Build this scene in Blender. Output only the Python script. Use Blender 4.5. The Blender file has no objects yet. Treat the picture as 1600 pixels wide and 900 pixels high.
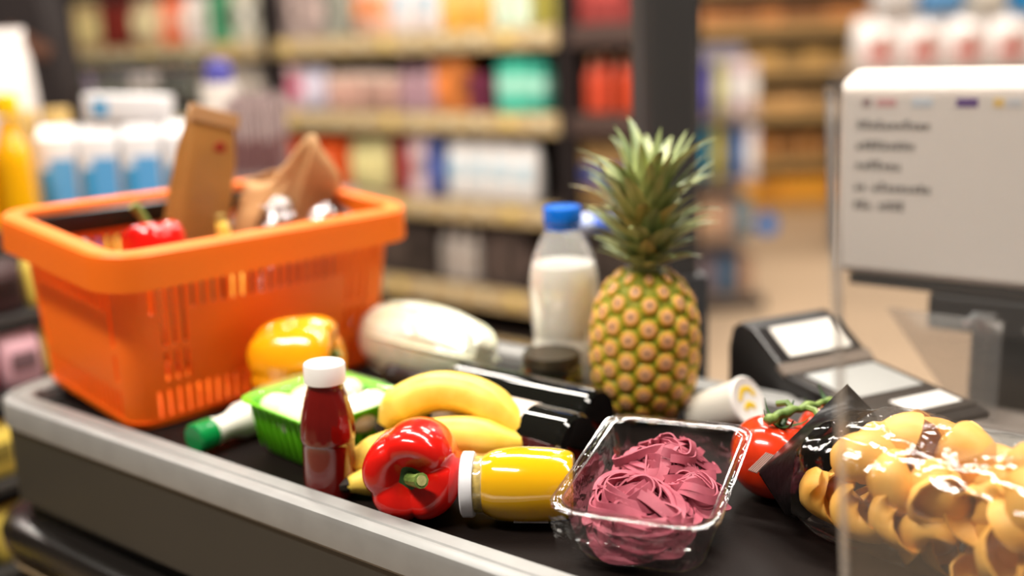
import bpy, bmesh, math, random
from mathutils import Vector, Matrix, Euler, noise

random.seed(7)
S = bpy.context.scene
COL = S.collection
PI = math.pi

# ------------------------------------------------------------------ camera
PITCH = math.atan(370 / 1600); ROLL = 0.035
Fv = Vector((0, math.cos(PITCH), -math.sin(PITCH)))
R0 = Vector((1, 0, 0)); U0 = Vector((0, math.sin(PITCH), math.cos(PITCH)))
Uv = math.cos(ROLL) * U0 + math.sin(ROLL) * R0
Rv = math.cos(ROLL) * R0 - math.sin(ROLL) * U0
cam_data = bpy.data.cameras.new('camera')
cam = bpy.data.objects.new('camera', cam_data); COL.objects.link(cam)
M = Matrix((Rv, Uv, -Fv)).transposed().to_4x4(); M.translation = (0, 0, 1.335)
cam.matrix_world = M
cam_data.sensor_width = 36; cam_data.lens = 36
cam_data.clip_start = 0.05; cam_data.clip_end = 60
cam_data.dof.use_dof = True; cam_data.dof.focus_distance = 0.925; cam_data.dof.aperture_fstop = 1.3
cam_data.dof.aperture_blades = 0
S.camera = cam

# ------------------------------------------------------------------ world, lamps, exposure
W = bpy.data.worlds.new('store_ambient'); S.world = W; W.use_nodes = True
W.node_tree.nodes['Background'].inputs[0].default_value = (1.0, 0.86, 0.72, 1)
W.node_tree.nodes['Background'].inputs[1].default_value = 0.07
S.view_settings.view_transform = 'Standard'; S.view_settings.look = 'None'
S.view_settings.exposure = 0.0; S.view_settings.gamma = 1; S.view_settings.use_curve_mapping = False


def ceiling_lamp(x, y, z, sx, sy, power, rz=0, col=(1.0, 0.925, 0.83)):
    l = bpy.data.lights.new('ceiling_lamp', 'AREA'); l.shape = 'RECTANGLE'; l.size = sx; l.size_y = sy
    l.energy = power; l.color = col
    o = bpy.data.objects.new('ceiling_lamp', l); COL.objects.link(o)
    o.location = (x, y, z); o.rotation_euler = (0, 0, rz)
    return o


ROTB = math.radians(52.5)                    # the checkout runs this way
for (x, y, p) in ((-0.9, 0.35, 74), (0.45, 1.55, 56), (-0.35, 2.2, 40), (1.2, 0.6, 24), (-1.9, 2.4, 34), (0.9, 3.0, 32),
                  (-1.0, 3.4, 40), (0.6, 4.4, 36), (2.3, 4.3, 34), (-2.8, 4.0, 40), (1.4, 6.4, 46), (3.2, 6.0, 50), (-1.2, 5.6, 26)):
    ceiling_lamp(x, y, 2.95, 0.16, 1.1, p, ROTB)


# ------------------------------------------------------------------ materials
MATS = {}


def sock(b, *names):
    for n in names:
        if n in b.inputs: return b.inputs[n]


def mat(key, col, rough=0.5, metal=0.0, spec=0.5, coat=0.0, sss=0.0, var=0.0, vscale=8.0, col2=None, bump=0.0, bscale=60.0, trans=0.0, ior=1.45, stretch=None):
    if key in MATS: return MATS[key]
    m = bpy.data.materials.new(key); m.use_nodes = True
    nt = m.node_tree; b = nt.nodes['Principled BSDF']
    c = tuple(col) + (1,)
    b.inputs['Base Color'].default_value = c
    b.inputs['Roughness'].default_value = rough; b.inputs['Metallic'].default_value = metal
    sock(b, 'Specular IOR Level', 'Specular').default_value = spec
    b.inputs['IOR'].default_value = ior
    if coat: sock(b, 'Coat Weight').default_value = coat; sock(b, 'Coat Roughness').default_value = 0.05
    if sss:
        sock(b, 'Subsurface Weight').default_value = sss
        sock(b, 'Subsurface Radius').default_value = (0.012, 0.006, 0.003)
    if trans: sock(b, 'Transmission Weight').default_value = trans
    tc = None
    if var or col2 or bump:
        tc = nt.nodes.new('ShaderNodeTexCoord'); mp = nt.nodes.new('ShaderNodeMapping')
        nt.links.new(tc.outputs['Object'], mp.inputs['Vector'])
        if stretch: mp.inputs['Scale'].default_value = stretch
    if var or col2:
        n = nt.nodes.new('ShaderNodeTexNoise'); n.inputs['Scale'].default_value = vscale; n.inputs['Detail'].default_value = 4
        nt.links.new(mp.outputs[0], n.inputs['Vector'])
        r = nt.nodes.new('ShaderNodeValToRGB'); r.color_ramp.elements[0].position = 0.35; r.color_ramp.elements[1].position = 0.65
        k2 = tuple(col2) if col2 else tuple(min(1, x * (1 + var)) for x in col)
        r.color_ramp.elements[0].color = tuple(x * (1 - var) for x in col) + (1,)
        r.color_ramp.elements[1].color = k2 + (1,)
        nt.links.new(n.outputs['Fac'], r.inputs[0]); nt.links.new(r.outputs[0], b.inputs['Base Color'])
    if bump:
        n = nt.nodes.new('ShaderNodeTexNoise'); n.inputs['Scale'].default_value = bscale; n.inputs['Detail'].default_value = 3
        nt.links.new(mp.outputs[0], n.inputs['Vector'])
        bp = nt.nodes.new('ShaderNodeBump'); bp.inputs['Strength'].default_value = bump; bp.inputs['Distance'].default_value = 0.004
        nt.links.new(n.outputs['Fac'], bp.inputs['Height']); nt.links.new(bp.outputs[0], b.inputs['Normal'])
    MATS[key] = m
    return m


def film(key, tint=(1, 1, 1), rough=0.06, amount=0.5, base=0.04, bump=0.0, bscale=40.0, stretch=None, milky=0.0):
    """thin clear plastic: see-through, mirror-like at grazing angles"""
    if key in MATS: return MATS[key]
    m = bpy.data.materials.new(key); m.use_nodes = True; nt = m.node_tree
    for n in list(nt.nodes): nt.nodes.remove(n)
    out = nt.nodes.new('ShaderNodeOutputMaterial'); mix = nt.nodes.new('ShaderNodeMixShader')
    tr = nt.nodes.new('ShaderNodeBsdfTransparent'); tr.inputs[0].default_value = tuple(tint) + (1,)
    gl = nt.nodes.new('ShaderNodeBsdfGlossy'); gl.inputs['Roughness'].default_value = rough; gl.inputs[0].default_value = (1, 1, 1, 1)
    lw = nt.nodes.new('ShaderNodeLayerWeight'); lw.inputs['Blend'].default_value = 0.35
    mr = nt.nodes.new('ShaderNodeMapRange'); mr.inputs['To Min'].default_value = base; mr.inputs['To Max'].default_value = amount
    nt.links.new(lw.outputs['Facing'], mr.inputs['Value']); nt.links.new(mr.outputs[0], mix.inputs[0])
    src = tr
    if milky:
        df = nt.nodes.new('ShaderNodeBsdfDiffuse'); df.inputs[0].default_value = (.9, .9, .9, 1)
        m2 = nt.nodes.new('ShaderNodeMixShader'); m2.inputs[0].default_value = milky
        nt.links.new(tr.outputs[0], m2.inputs[1]); nt.links.new(df.outputs[0], m2.inputs[2]); src = m2
    nt.links.new(src.outputs[0], mix.inputs[1]); nt.links.new(gl.outputs[0], mix.inputs[2]); nt.links.new(mix.outputs[0], out.inputs[0])
    if bump:
        tc = nt.nodes.new('ShaderNodeTexCoord'); mp = nt.nodes.new('ShaderNodeMapping')
        if stretch: mp.inputs['Scale'].default_value = stretch
        n = nt.nodes.new('ShaderNodeTexNoise'); n.inputs['Scale'].default_value = bscale; n.inputs['Detail'].default_value = 3; n.inputs['Distortion'].default_value = 0.6
        bp = nt.nodes.new('ShaderNodeBump'); bp.inputs['Strength'].default_value = bump; bp.inputs['Distance'].default_value = 0.01
        nt.links.new(tc.outputs['Object'], mp.inputs[0]); nt.links.new(mp.outputs[0], n.inputs['Vector'])
        nt.links.new(n.outputs['Fac'], bp.inputs['Height'])
        nt.links.new(bp.outputs[0], gl.inputs['Normal']); nt.links.new(bp.outputs[0], lw.inputs['Normal'])
    MATS[key] = m
    return m


def translucent(m, col, amount):
    nt = m.node_tree; b = nt.nodes['Principled BSDF']; out = next(n for n in nt.nodes if n.type == 'OUTPUT_MATERIAL')
    t = nt.nodes.new('ShaderNodeBsdfTranslucent'); t.inputs[0].default_value = tuple(col) + (1,)
    mx = nt.nodes.new('ShaderNodeMixShader'); mx.inputs[0].default_value = amount
    nt.links.new(b.outputs[0], mx.inputs[1]); nt.links.new(t.outputs[0], mx.inputs[2]); nt.links.new(mx.outputs[0], out.inputs[0])
    return m


def rgb(r, g, b):                             # sRGB 0..255 to linear
    f = lambda c: (c / 255 / 12.92) if c / 255 <= .04045 else ((c / 255 + .055) / 1.055) ** 2.4
    return (f(r), f(g), f(b))


def paint(r, g, b, rough=0.45, **k):
    return mat('paint_%d_%d_%d_%d' % (r, g, b, int(rough * 100)), rgb(r, g, b), rough, **k)


# ------------------------------------------------------------------ scene helpers
def prop(o, label=None, cat=None, group=None, kind=None):
    if label: o['label'] = label
    if cat: o['category'] = cat
    if group: o['group'] = group
    if kind: o['kind'] = kind
    return o


def thing(name, label, cat, loc=(0, 0, 0), rot=(0, 0, 0), group=None):
    o = bpy.data.objects.new(name, None); COL.objects.link(o); o.empty_display_size = 0.02
    o.location = loc; o.rotation_euler = rot
    return prop(o, label, cat, group)


def link(name, me, m=None, parent=None, loc=(0, 0, 0), rot=(0, 0, 0), scale=(1, 1, 1)):
    o = bpy.data.objects.new(name, me); COL.objects.link(o)
    if m is not None and len(me.materials) == 0: me.materials.append(m)
    o.parent = parent; o.location = loc; o.rotation_euler = rot; o.scale = scale
    return o


def relink(name, me, m, **k):                 # shared mesh, own material
    o = link(name, me, None, **k)
    if len(me.materials) == 0: me.materials.append(m)
    o.material_slots[0].link = 'OBJECT'; o.material_slots[0].material = m
    return o


def dup(root, loc, rot=None, label=None):
    r = root.copy(); COL.objects.link(r); r.location = loc
    if rot is not None: r.rotation_euler = rot
    if label: r['label'] = label
    for ch in root.children:
        c = ch.copy(); COL.objects.link(c); c.parent = r
        for g in ch.children:
            d = g.copy(); COL.objects.link(d); d.parent = c
    return r


def mesh(name, V, Fc, smooth=True):
    me = bpy.data.meshes.new(name); me.from_pydata([tuple(v) for v in V], [], Fc); me.update()
    if smooth:
        for p in me.polygons: p.use_smooth = True
    return me


class MB:
    def __init__(s): s.V = []; s.F = []

    def add(s, V, Fc):
        k = len(s.V); s.V += [Vector(v) for v in V]; s.F += [tuple(i + k for i in f) for f in Fc]; return s

    def box(s, c, d, rot=None, bev=0.0):
        bm = bmesh.new(); bmesh.ops.create_cube(bm, size=1)
        for v in bm.verts: v.co = Vector((v.co.x * d[0], v.co.y * d[1], v.co.z * d[2]))
        if bev: bmesh.ops.bevel(bm, geom=bm.edges[:], offset=bev, segments=2, profile=.5, affect='EDGES')
        R = Euler(rot).to_matrix() if rot else Matrix.Identity(3)
        bm.verts.index_update()
        V = [R @ v.co + Vector(c) for v in bm.verts]; Fc = [[v.index for v in f.verts] for f in bm.faces]
        bm.free(); return s.add(V, Fc)

    def lathe(s, prof, seg=28, rot=None, loc=(0, 0, 0), rf=None):
        """prof: (r, z) from bottom to top"""
        V = []; Fc = []; R = Euler(rot).to_matrix() if rot else Matrix.Identity(3); L = Vector(loc)
        for (r, z) in prof:
            for i in range(seg):
                a = 2 * PI * i / seg; q = r * (rf(a, z) if rf else 1)
                V.append(R @ Vector((q * math.cos(a), q * math.sin(a), z)) + L)
        for j in range(len(prof) - 1):
            for i in range(seg):
                a = j * seg + i; b = j * seg + (i + 1) % seg
                Fc.append((a, b, b + seg, a + seg))
        if prof[0][0] > 1e-6: Fc.append(tuple(reversed(range(seg))))
        if prof[-1][0] > 1e-6: Fc.append(tuple(range((len(prof) - 1) * seg, len(prof) * seg)))
        return s.add(V, Fc)

    def tube(s, pts, rad, seg=8, flat=1.0, up=None):
        pts = [Vector(p) for p in pts]; n = len(pts); V = []; Fc = []
        prev = None
        for i, p in enumerate(pts):
            t = (pts[min(i + 1, n - 1)] - pts[max(i - 1, 0)]).normalized()
            u = Vector(up) if up else (prev if prev is not None else (Vector((0, 0, 1)) if abs(t.z) < .9 else Vector((1, 0, 0))))
            a = t.cross(u).normalized(); b = a.cross(t).normalized(); prev = b
            r = rad(i / (n - 1)) if callable(rad) else rad
            for k in range(seg):
                g = 2 * PI * k / seg
                V.append(p + a * (r * math.cos(g)) + b * (r * flat * math.sin(g)))
        for i in range(n - 1):
            for k in range(seg):
                q = i * seg + k; w = i * seg + (k + 1) % seg; Fc.append((q, w, w + seg, q + seg))
        Fc.append(tuple(reversed(range(seg)))); Fc.append(tuple(range((n - 1) * seg, n * seg)))
        return s.add(V, Fc)

    def prism(s, poly, axis_vec, n0=0.0):
        """poly: list of 3-D points (planar), extruded by axis_vec"""
        a = [Vector(p) for p in poly]; k = len(a); ax = Vector(axis_vec)
        V = a + [p + ax for p in a]
        Fc = [tuple(reversed(range(k))), tuple(range(k, 2 * k))] + [(i, (i + 1) % k, k + (i + 1) % k, k + i) for i in range(k)]
        return s.add(V, Fc)

    def me(s, name, smooth=True): return mesh(name, s.V, s.F, smooth)

    def build(s, name, m, parent=None, smooth=True, sharp=35, **k):
        me = s.me(name, smooth)
        bm = bmesh.new(); bm.from_mesh(me); bmesh.ops.recalc_face_normals(bm, faces=bm.faces[:])
        if smooth and sharp:
            for e in bm.edges:
                if len(e.link_faces) == 2 and e.calc_face_angle(0) > math.radians(sharp): e.smooth = False
        bm.to_mesh(me); bm.free()
        return link(name, me, m, parent, **k)


def cr(pts, n):                               # Catmull-Rom through pts
    P = [Vector(p) for p in pts]; P = [2 * P[0] - P[1]] + P + [2 * P[-1] - P[-2]]; out = []
    segs = len(P) - 3
    for i in range(n):
        t = i / (n - 1) * segs; k = min(int(t), segs - 1); f = t - k
        a, b, c, d = P[k:k + 4]
        out.append(.5 * ((2 * b) + (c - a) * f + (2 * a - 5 * b + 4 * c - d) * f * f + (3 * b - a - 3 * c + d) * f ** 3))
    return out


def smoothprof(pr, n):
    return [(max(0, v.x), v.y) for v in cr([(r, z, 0) for r, z in pr], n)]


DB = Vector((-math.sin(ROTB), math.cos(ROTB), 0)); NB = Vector((math.cos(ROTB), math.sin(ROTB), 0))


def BW(u, v, z): return DB * u + NB * v + Vector((0, 0, z))      # checkout coordinates: u along the belt, v across it


def roundrect(hx, hy, r, seg=6):
    pts = []
    for (cx, cy, a0) in ((hx - r, hy - r, 0), (-hx + r, hy - r, PI / 2), (-hx + r, -hy + r, PI), (hx - r, -hy + r, 1.5 * PI)):
        for i in range(seg + 1):
            a = a0 + PI / 2 * i / seg; pts.append((cx + r * math.cos(a), cy + r * math.sin(a)))
    return pts


def loft(mb, rings, close_top=False, close_bot=False):
    n = len(rings[0]); V = []; Fc = []
    for r in rings: V += [Vector(p) for p in r]
    for j in range(len(rings) - 1):
        for i in range(n):
            a = j * n + i; b = j * n + (i + 1) % n; Fc.append((a, b, b + n, a + n))
    if close_bot: Fc.append(tuple(reversed(range(n))))
    if close_top: Fc.append(tuple(range((len(rings) - 1) * n, len(rings) * n)))
    return mb.add(V, Fc)


# shared materials
GREY_RAIL = mat('rail_aluminium', rgb(142, 142, 140), 0.4, metal=0.0, var=0.05, vscale=30)
GREY_PANEL = mat('panel_grey', rgb(54, 53, 49), 0.5, var=0.05, vscale=5)
BLACK_RUBBER = mat('belt_rubber', rgb(22, 16, 14), 0.55, spec=.12, var=0.12, vscale=14, bump=.05, bscale=300)
BLACK_PLASTIC = mat('black_plastic', rgb(24, 22, 21), 0.3)
DARK = mat('dark_grey', rgb(48, 46, 45), 0.5)
CLEAR = film('clear_plastic', (.98, .985, .98), 0.05, 0.55, 0.05)
GREEN_STEM = mat('stem_green', rgb(78, 116, 44), 0.5, var=.3, vscale=60, col2=rgb(128, 150, 74))
DARK_CALYX = mat('calyx_green', rgb(44, 84, 34), 0.5, var=.25, vscale=80)

# ================================================================== THE SETTING
f = MB().box((0.5, 4.5, -0.05), (14, 13, 0.1)).build('floor', mat('floor_tile', rgb(186, 160, 132), 0.4, var=.06, vscale=1.5), smooth=False)
prop(f, kind='structure')
wl = MB().box((0.5, 10.6, 1.6), (14, 0.1, 3.2)).build('wall_back', paint(74, 58, 48, .8), smooth=False); prop(wl, kind='structure')

# ================================================================== CHECKOUT CONVEYOR
ck = thing('checkout_conveyor', 'grey checkout conveyor with black belt and pale metal rails', 'checkout counter', (0, 0, 0), (0, 0, ROTB))
# local x = v (across), y = u (along)
U1 = 1.335; UE = -0.55; VN = 0.59; VF = 1.137
MB().box(((0.625 + 1.098) / 2, (U1 - .04 + UE) / 2, .889), (1.098 - .625 - .002, U1 - .04 - UE, .022)).build('belt', BLACK_RUBBER, ck, smooth=False)


def rail_ring(vn, vf, u1, r, z):
    p = [(vn, UE, z)]
    for i in range(9):
        a = PI - PI / 2 * i / 8; p.append((vn + r + r * math.cos(a), u1 - r + r * math.sin(a), z))
    for i in range(9):
        a = PI / 2 - PI / 2 * i / 8; p.append((vf - r + r * math.cos(a), u1 - r + r * math.sin(a), z))
    p.append((vf, UE, z)); return p


def rail_part(name, prof, m):
    """prof: (inset, z) swept round near side, end and far side"""
    rings = [rail_ring(VN + i, VF - i, U1 - i, max(.07 - i, .012), z) for i, z in prof]
    n = len(rings[0]); V = []; Fc = []
    for r in rings: V += r
    k = len(rings)
    for j in range(k):
        for i in range(n - 1):
            a = j * n + i; b = ((j + 1) % k) * n + i; Fc.append((a, a + 1, b + 1, b))
    Fc.append([j * n for j in range(k)]); Fc.append([j * n + n - 1 for j in reversed(range(k))])
    return MB().add(V, Fc).build(name, m, ck)


rail_part('rail', [(.003, .884), (0, .888), (0, .913), (.002, .9185), (.007, .921), (.013, .921), (.0145, .9185), (.017, .9185), (.0185, .92), (.034, .92), (.038, .916), (.038, .878), (.01, .878)], GREY_RAIL)
rail_part('side_panel', [(.004, .785), (.004, .8835), (.04, .8775), (.04, .785)], GREY_PANEL)
rail_part('recess_strip', [(.016, .755), (.016, .785), (.05, .785), (.05, .755)], BLACK_PLASTIC)
rail_part('bumper', [(-.012, .712), (-.022, .722), (-.024, .742), (-.016, .757), (.0, .762), (.05, .7555), (.05, .71), (.0, .708)], mat('bumper_rubber', rgb(30, 27, 25), 0.22))
rail_part('trim_strip', [(-.014, .696), (-.016, .702), (-.006, .7075), (.05, .7075), (.05, .694), (-.006, .694)], mat('trim_beige', rgb(170, 150, 120), .4))
MB().box(((.70 + 1.09) / 2, (U1 - .1 + UE) / 2, .347), (.39, U1 - .1 - UE, .694)).build('base_cabinet', mat('cabinet_dark', rgb(40, 36, 34), .6), ck, smooth=False)
MB().box((1.215, .0, .83), (.15, 1.06, .03), bev=.004).build('side_ledge', DARK, ck, smooth=False)
for uu in (.48, -.4): MB().box((1.16, uu, .79), (.1, .03, .05)).build('ledge_bracket', DARK, ck, smooth=False)

# dark square post with base
po = thing('checkout_post', 'tall dark grey round-edged post rising behind the pineapple', 'post', BW(.728, 1.325, 0), (0, 0, .2))
loft(MB(), [[(x, y, z) for x, y in roundrect(.041, .041, .018)] for z in (0.02, 2.9)], True, True).build('column', mat('post_grey', rgb(70, 68, 68), .35, metal=.3), po)
loft(MB(), [[(x * k, y * k, z) for x, y in roundrect(.052, .052, .012)] for z, k in ((0.02, 1), (1.0, 1), (1.006, .96))], True, True).build('sleeve', mat('sleeve_dark', rgb(50, 50, 52), .4), po)
MB().box((0, 0, .01), (.2, .2, .02), bev=.004).build('foot_plate', DARK, po, smooth=False)
bt = thing('blue_clip', 'small blue and white plastic clip fixed to the dark post behind the pineapple', 'clip', BW(.728, 1.325, 1.085), (0, 0, .2))
MB().tube([(-.041, -.02, 0), (-.1, -.03, .006), (-.125, -.03, .008)], .016, 12, .75).build('arm', paint(70, 110, 215, .3), bt)
MB().tube([(-.123, -.03, .008), (-.128, -.03, .008), (-.16, -.03, .008)], .019, 12, .75).build('grip', paint(175, 190, 235, .3), bt)

# ================================================================== SHOPPING BASKET
def basket():
    Sx, Ly, H, ov = .333, .455, .228, .038
    yaw, tilt = .118, .080
    e1 = (math.cos(yaw) * DB + math.sin(yaw) * NB); e2 = (-math.sin(yaw) * DB + math.cos(yaw) * NB); k = Vector((0, 0, 1))
    a = math.cos(tilt) * e1 + math.sin(tilt) * k; c = -math.sin(tilt) * e1 + math.cos(tilt) * k
    # local x = -e2 (so the frame stays right-handed), y = a, z = c ; origin at the base centre
    bx, by = Ly - 2 * ov, Sx - 2 * ov
    O = BW(1.072, .646, .9025) + a * (by / 2) + e2 * (bx / 2)
    Mx = Matrix((-e2, -a, c)).transposed()     # x = -v, y = towards the camera
    t = thing('shopping_basket', 'bright orange plastic shopping basket with slotted walls on the belt', 'basket', O, Mx.to_euler())
    OR = translucent(mat('basket_orange', rgb(255, 128, 28), .5, var=.02, vscale=6), rgb(255, 150, 50), .22)
    flare = ov - .022

    def ringpts(z):
        q = z / H; hx = bx / 2 + flare * q; hy = by / 2 + flare * q; r = .028
        P = []                                 # list of (x, y, tag)
        def side(p0, p1, nsl):
            L = (Vector(p1) - Vector(p0)).length
            w = L / nsl
            for i in range(nsl):
                for fr in (0.0, .28, .72):
                    s = (i + fr) / nsl; tg = (i, nsl, fr == .28)
                    P.append((p0[0] + (p1[0] - p0[0]) * s, p0[1] + (p1[1] - p0[1]) * s, tg))
        def corner(cx, cy, a0):
            for i in range(6):
                aa = a0 + PI / 2 * i / 6; P.append((cx + r * math.cos(aa), cy + r * math.sin(aa), None))
        corner(hx - r, hy - r, 0)
        side((hx - r, hy), (-hx + r, hy), 25)
        corner(-hx + r, hy - r, PI / 2)
        side((-hx, hy - r), (-hx, -hy + r), 16)
        corner(-hx + r, -hy + r, PI)
        side((-hx + r, -hy), (hx - r, -hy), 25)
        corner(hx - r, -hy + r, 1.5 * PI)
        side((hx, -hy + r), (hx, hy - r), 16)
        return P
    zs = [0, .045, .2, .25, .41, .45, .64, .80, 1.0]
    rows = [ringpts(z * H) for z in zs]; n = len(rows[0]); V = []; Fc = []
    for r_, z in zip(rows, zs): V += [(p[0], p[1], z * H) for p in r_]
    for j in range(len(zs) - 1):
        for i in range(n):
            tg = rows[0][i][2]
            if tg and tg[2]:
                edge = min(tg[0], tg[1] - 1 - tg[0])
                if j in (1, 6): continue
                if edge in (1, 2, 3) and tg[1] == 25 and j in (3, 5): continue
                if edge == 0 and tg[1] == 16 and j in (3, 5): continue
            q = j * n + i; w = j * n + (i + 1) % n; Fc.append((q, w, w + n, q + n))
    Fc.append(tuple(reversed(range(n))))
    wall = MB().add(V, Fc).build('wall', OR, t, smooth=False)
    so = wall.modifiers.new('solid', 'SOLIDIFY'); so.thickness = .0035; so.offset = -1
    # rim
    prof = [(-.004, H - .008), (-.004, H), (.018, H + .001), (.022, H - .003), (.0235, H - .043), (.020, H - .044), (.0185, H - .007)]
    rings = [[(x, y, z) for x, y in roundrect(bx / 2 + flare + o_, by / 2 + flare + o_, .03 + o_, 8)] for o_, z in prof]
    rings.append(rings[0])
    loft(MB(), rings).build('rim', OR, t)
    # foot ring and inner rib line
    loft(MB(), [[(x, y, z) for x, y in roundrect(bx / 2 - i, by / 2 - i, .026, 5)] for i, z in ((.006, -.002), (.004, .006), (-.002, .008))], False, True).build('base', OR, t)
    # two black carrying handles folded flat inside the rim
    for sy, nm in ((1, 'handle'), (-1, 'handle')):
        y = sy * (by / 2 + flare - .012); hx = bx / 2 + flare - .02
        if sy < 0:
            MB().box((0, y + .004, H - .022), (2 * hx, .012, .03), bev=.004).build('handle', BLACK_PLASTIC, t)
        else:
            pts = cr([(-hx, .02, H - .012), (-hx + .01, y - .03, H - .03), (-hx + .05, y - .006, H - .034), (hx - .05, y - .006, H - .034), (hx - .01, y - .03, H - .03), (hx, .02, H - .012)], 30)
            MB().tube(pts, .0055, 8).build('handle', BLACK_PLASTIC, t)
    return t, O, Mx


BASKET, BO, BM = basket()


def BL(x, y, z): return BO + BM @ Vector((x, y, z))


# ================================================================== PEPPERS
def pepper_mesh(R, H, lobes, seed, deep=.115):
    rnd = random.Random(seed); nt, ns = 34, 64; V = []; Fc = []
    amp = [rnd.uniform(.85, 1.15) for _ in range(lobes)]
    for j in range(nt + 1):
        t = j / nt; a = PI * t
        base = math.sin(a) ** .62 if 0 < t < 1 else 0
        base *= (.80 + .26 * t ** .8)
        zz = -math.cos(a)
        zz = math.copysign(abs(zz) ** .85, zz) * H / 2
        for i in range(ns):
            th = 2 * PI * i / ns
            tw_ = th + .22 * math.sin(th + seed) + .12 * math.sin(2 * th + 2 * seed); tw_ %= 2 * PI
            ph = (lobes * tw_ / (2 * PI)) % 1.0; li = int(lobes * tw_ / (2 * PI)) % lobes
            g = math.sin(PI * ph) ** .6       # 0 in the groove, 1 on the lobe
            am = amp[li] * g
            r = R * base * (1 - deep * (1 - am) * (.55 + .6 * t))
            q = r / R
            dip = .27 * H * math.exp(-(q / .46) ** 2) if t > .5 else .10 * H * math.exp(-(q / .3) ** 2) * -1
            z = zz - dip * (1 if t > .5 else 1) + (.06 * H * am if t > .5 else -.07 * H * am) * math.sin(a) ** .5
            V.append((r * math.cos(th), r * math.sin(th), z))
        
    for j in range(nt):
        for i in range(ns):
            a = j * ns + i; b = j * ns + (i + 1) % ns; Fc.append((a, b, b + ns, a + ns))
    return V, Fc


def pepper(name, label, R, H, m, loc, rot, seed, lobes=4, stem_len=.03, bend=(.006, .004)):
    t = thing(name, label, 'pepper', loc, rot)
    V, Fc = pepper_mesh(R, H, lobes, seed)
    MB().add(V, Fc).build('flesh', m, t, sharp=0)
    z0 = H * .5 - .27 * H - .0005
    mb = MB()                                  # calyx: wavy green disc
    k = 30; Vc = [(0, 0, z0 + .006)]
    for ring, (rr, zz) in enumerate(((.011, .0065), (.022, .0060), (.0265, .0035))):
        for i in range(k):
            a = 2 * PI * i / k; w = 1 + .12 * math.sin(5 * a + seed)
            Vc.append((rr * w * math.cos(a), rr * w * math.sin(a), z0 + zz))
    Fk = [(0, 1 + i, 1 + (i + 1) % k) for i in range(k)]
    for j in range(2):
        for i in range(k):
            a = 1 + j * k + i; b = 1 + j * k + (i + 1) % k; Fk.append((a, b, b + k, a + k))
    cx = mb.add(Vc, Fk).build('calyx', DARK_CALYX, t)
    pts = cr([(0, 0, z0), (0, 0, z0 + .3 * stem_len), (bend[0] * .5, bend[1] * .5, z0 + .7 * stem_len), (bend[0], bend[1], z0 + stem_len)], 9)
    st = MB().tube(pts, lambda q: .0062 - .0012 * math.sin(PI * q) + .0012 * q, 10).build('stem', GREEN_STEM, t)
    e = pts[-1]; dr = (pts[-1] - pts[-2]).normalized()
    MB().tube([e - dr * .0005, e + dr * .0010], .0050, 10).build('cut_end', mat('cut_stem', rgb(160, 158, 100), .7, var=.2, vscale=200), st)
    return t


RED_PEP = mat('red_pepper_skin', rgb(205, 22, 14), .16, var=.18, vscale=18, coat=.5, sss=.08)
ORANGE_PEP = mat('orange_pepper_skin', rgb(255, 160, 12), .18, var=.06, vscale=18, coat=.5, sss=.1)


def aim(direction, spin=0.0):
    """rotation whose z axis points along direction"""
    q = Vector(direction).normalized().to_track_quat('Z', 'Y')
    return (q.to_matrix() @ Euler((0, 0, spin)).to_matrix()).to_euler()


pepper('red_bell_pepper', 'glossy red bell pepper with its stem facing front, in front of the bananas', .0505, .090, RED_PEP, (-.099, .925, .9465), aim((-.10, -.93, .04), .35), 3, 4, .034, (.018, .002))
pepper('orange_bell_pepper', 'glossy orange-yellow bell pepper leaning against the basket', .058, .112, ORANGE_PEP, BW(.965, .812, .966), aim((.80, -.05, .05), .3), 5, 4, .028, (.002, .006))
pepper('red_bell_pepper', 'red bell pepper with curled green stem inside the orange basket', .043, .08, RED_PEP, BL(.100, .03, .190), aim((-.1, .15, .62), .2), 8, 4, .045, (.018, .004))

# ================================================================== KETCHUP BOTTLE
kb = thing('ketchup_bottle', 'red ketchup bottle with white screw cap standing by the near rail', 'bottle', BW(.745, .656, .9), (0, .02, 0))
pr = smoothprof([(.0225, 0), (.0255, .004), (.0265, .02), (.0262, .055), (.0275, .062), (.0275, .07), (.0262, .085), (.0215, .105), (.0180, .116), (.0180, .126)], 44)
rib = lambda a, z: 1 + (.012 * math.cos(14 * a) if .066 < z < .104 else 0)
MB().lathe([(0, .0)] + pr + [(0, .126)], 84, rf=rib).build('glass_body', mat('ketchup_red', rgb(104, 14, 9), .08, var=.1, vscale=20, coat=1), kb)
cp = MB().lathe([(.0195, .121), (.0205, .1215), (.0205, .139), (.0195, .1405), (0, .1408)], 60, rf=lambda a, z: 1 + .008 * math.cos(30 * a)).build('cap', paint(238, 236, 232, .35), kb)

# ================================================================== GREEN-CAPPED BOTTLE (lying)
gb = thing('drink_bottle', 'white plastic bottle with dark green cap lying behind the green tray', 'bottle', BW(.95, .640, .922), (aim(NB + DB * -.0 + Vector((0, 0, .02)))))
MB().lathe([(0, 0), (.0155, .0), (.0175, .002), (.0175, .024), (.0165, .026)], 36, rf=lambda a, z: 1 + .01 * math.cos(24 * a)).build('cap', mat('cap_green', rgb(10, 128, 62), .22), gb)
MB().lathe([(.0145, .026), (.0165, .03), (.0145, .036), (.015, .05), (.0215, .066), (.0215, .115), (.018, .119), (0, .119)], 30).build('bottle_body', paint(236, 232, 220, .3), gb)

# ================================================================== GREEN TRAY OF MUSHROOMS
GT0 = BW(.838, .738, .9)
gt = thing('mushroom_tray', 'bright green plastic punnet behind the ketchup bottle', 'tray', GT0, (0, 0, ROTB - .12))
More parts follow.
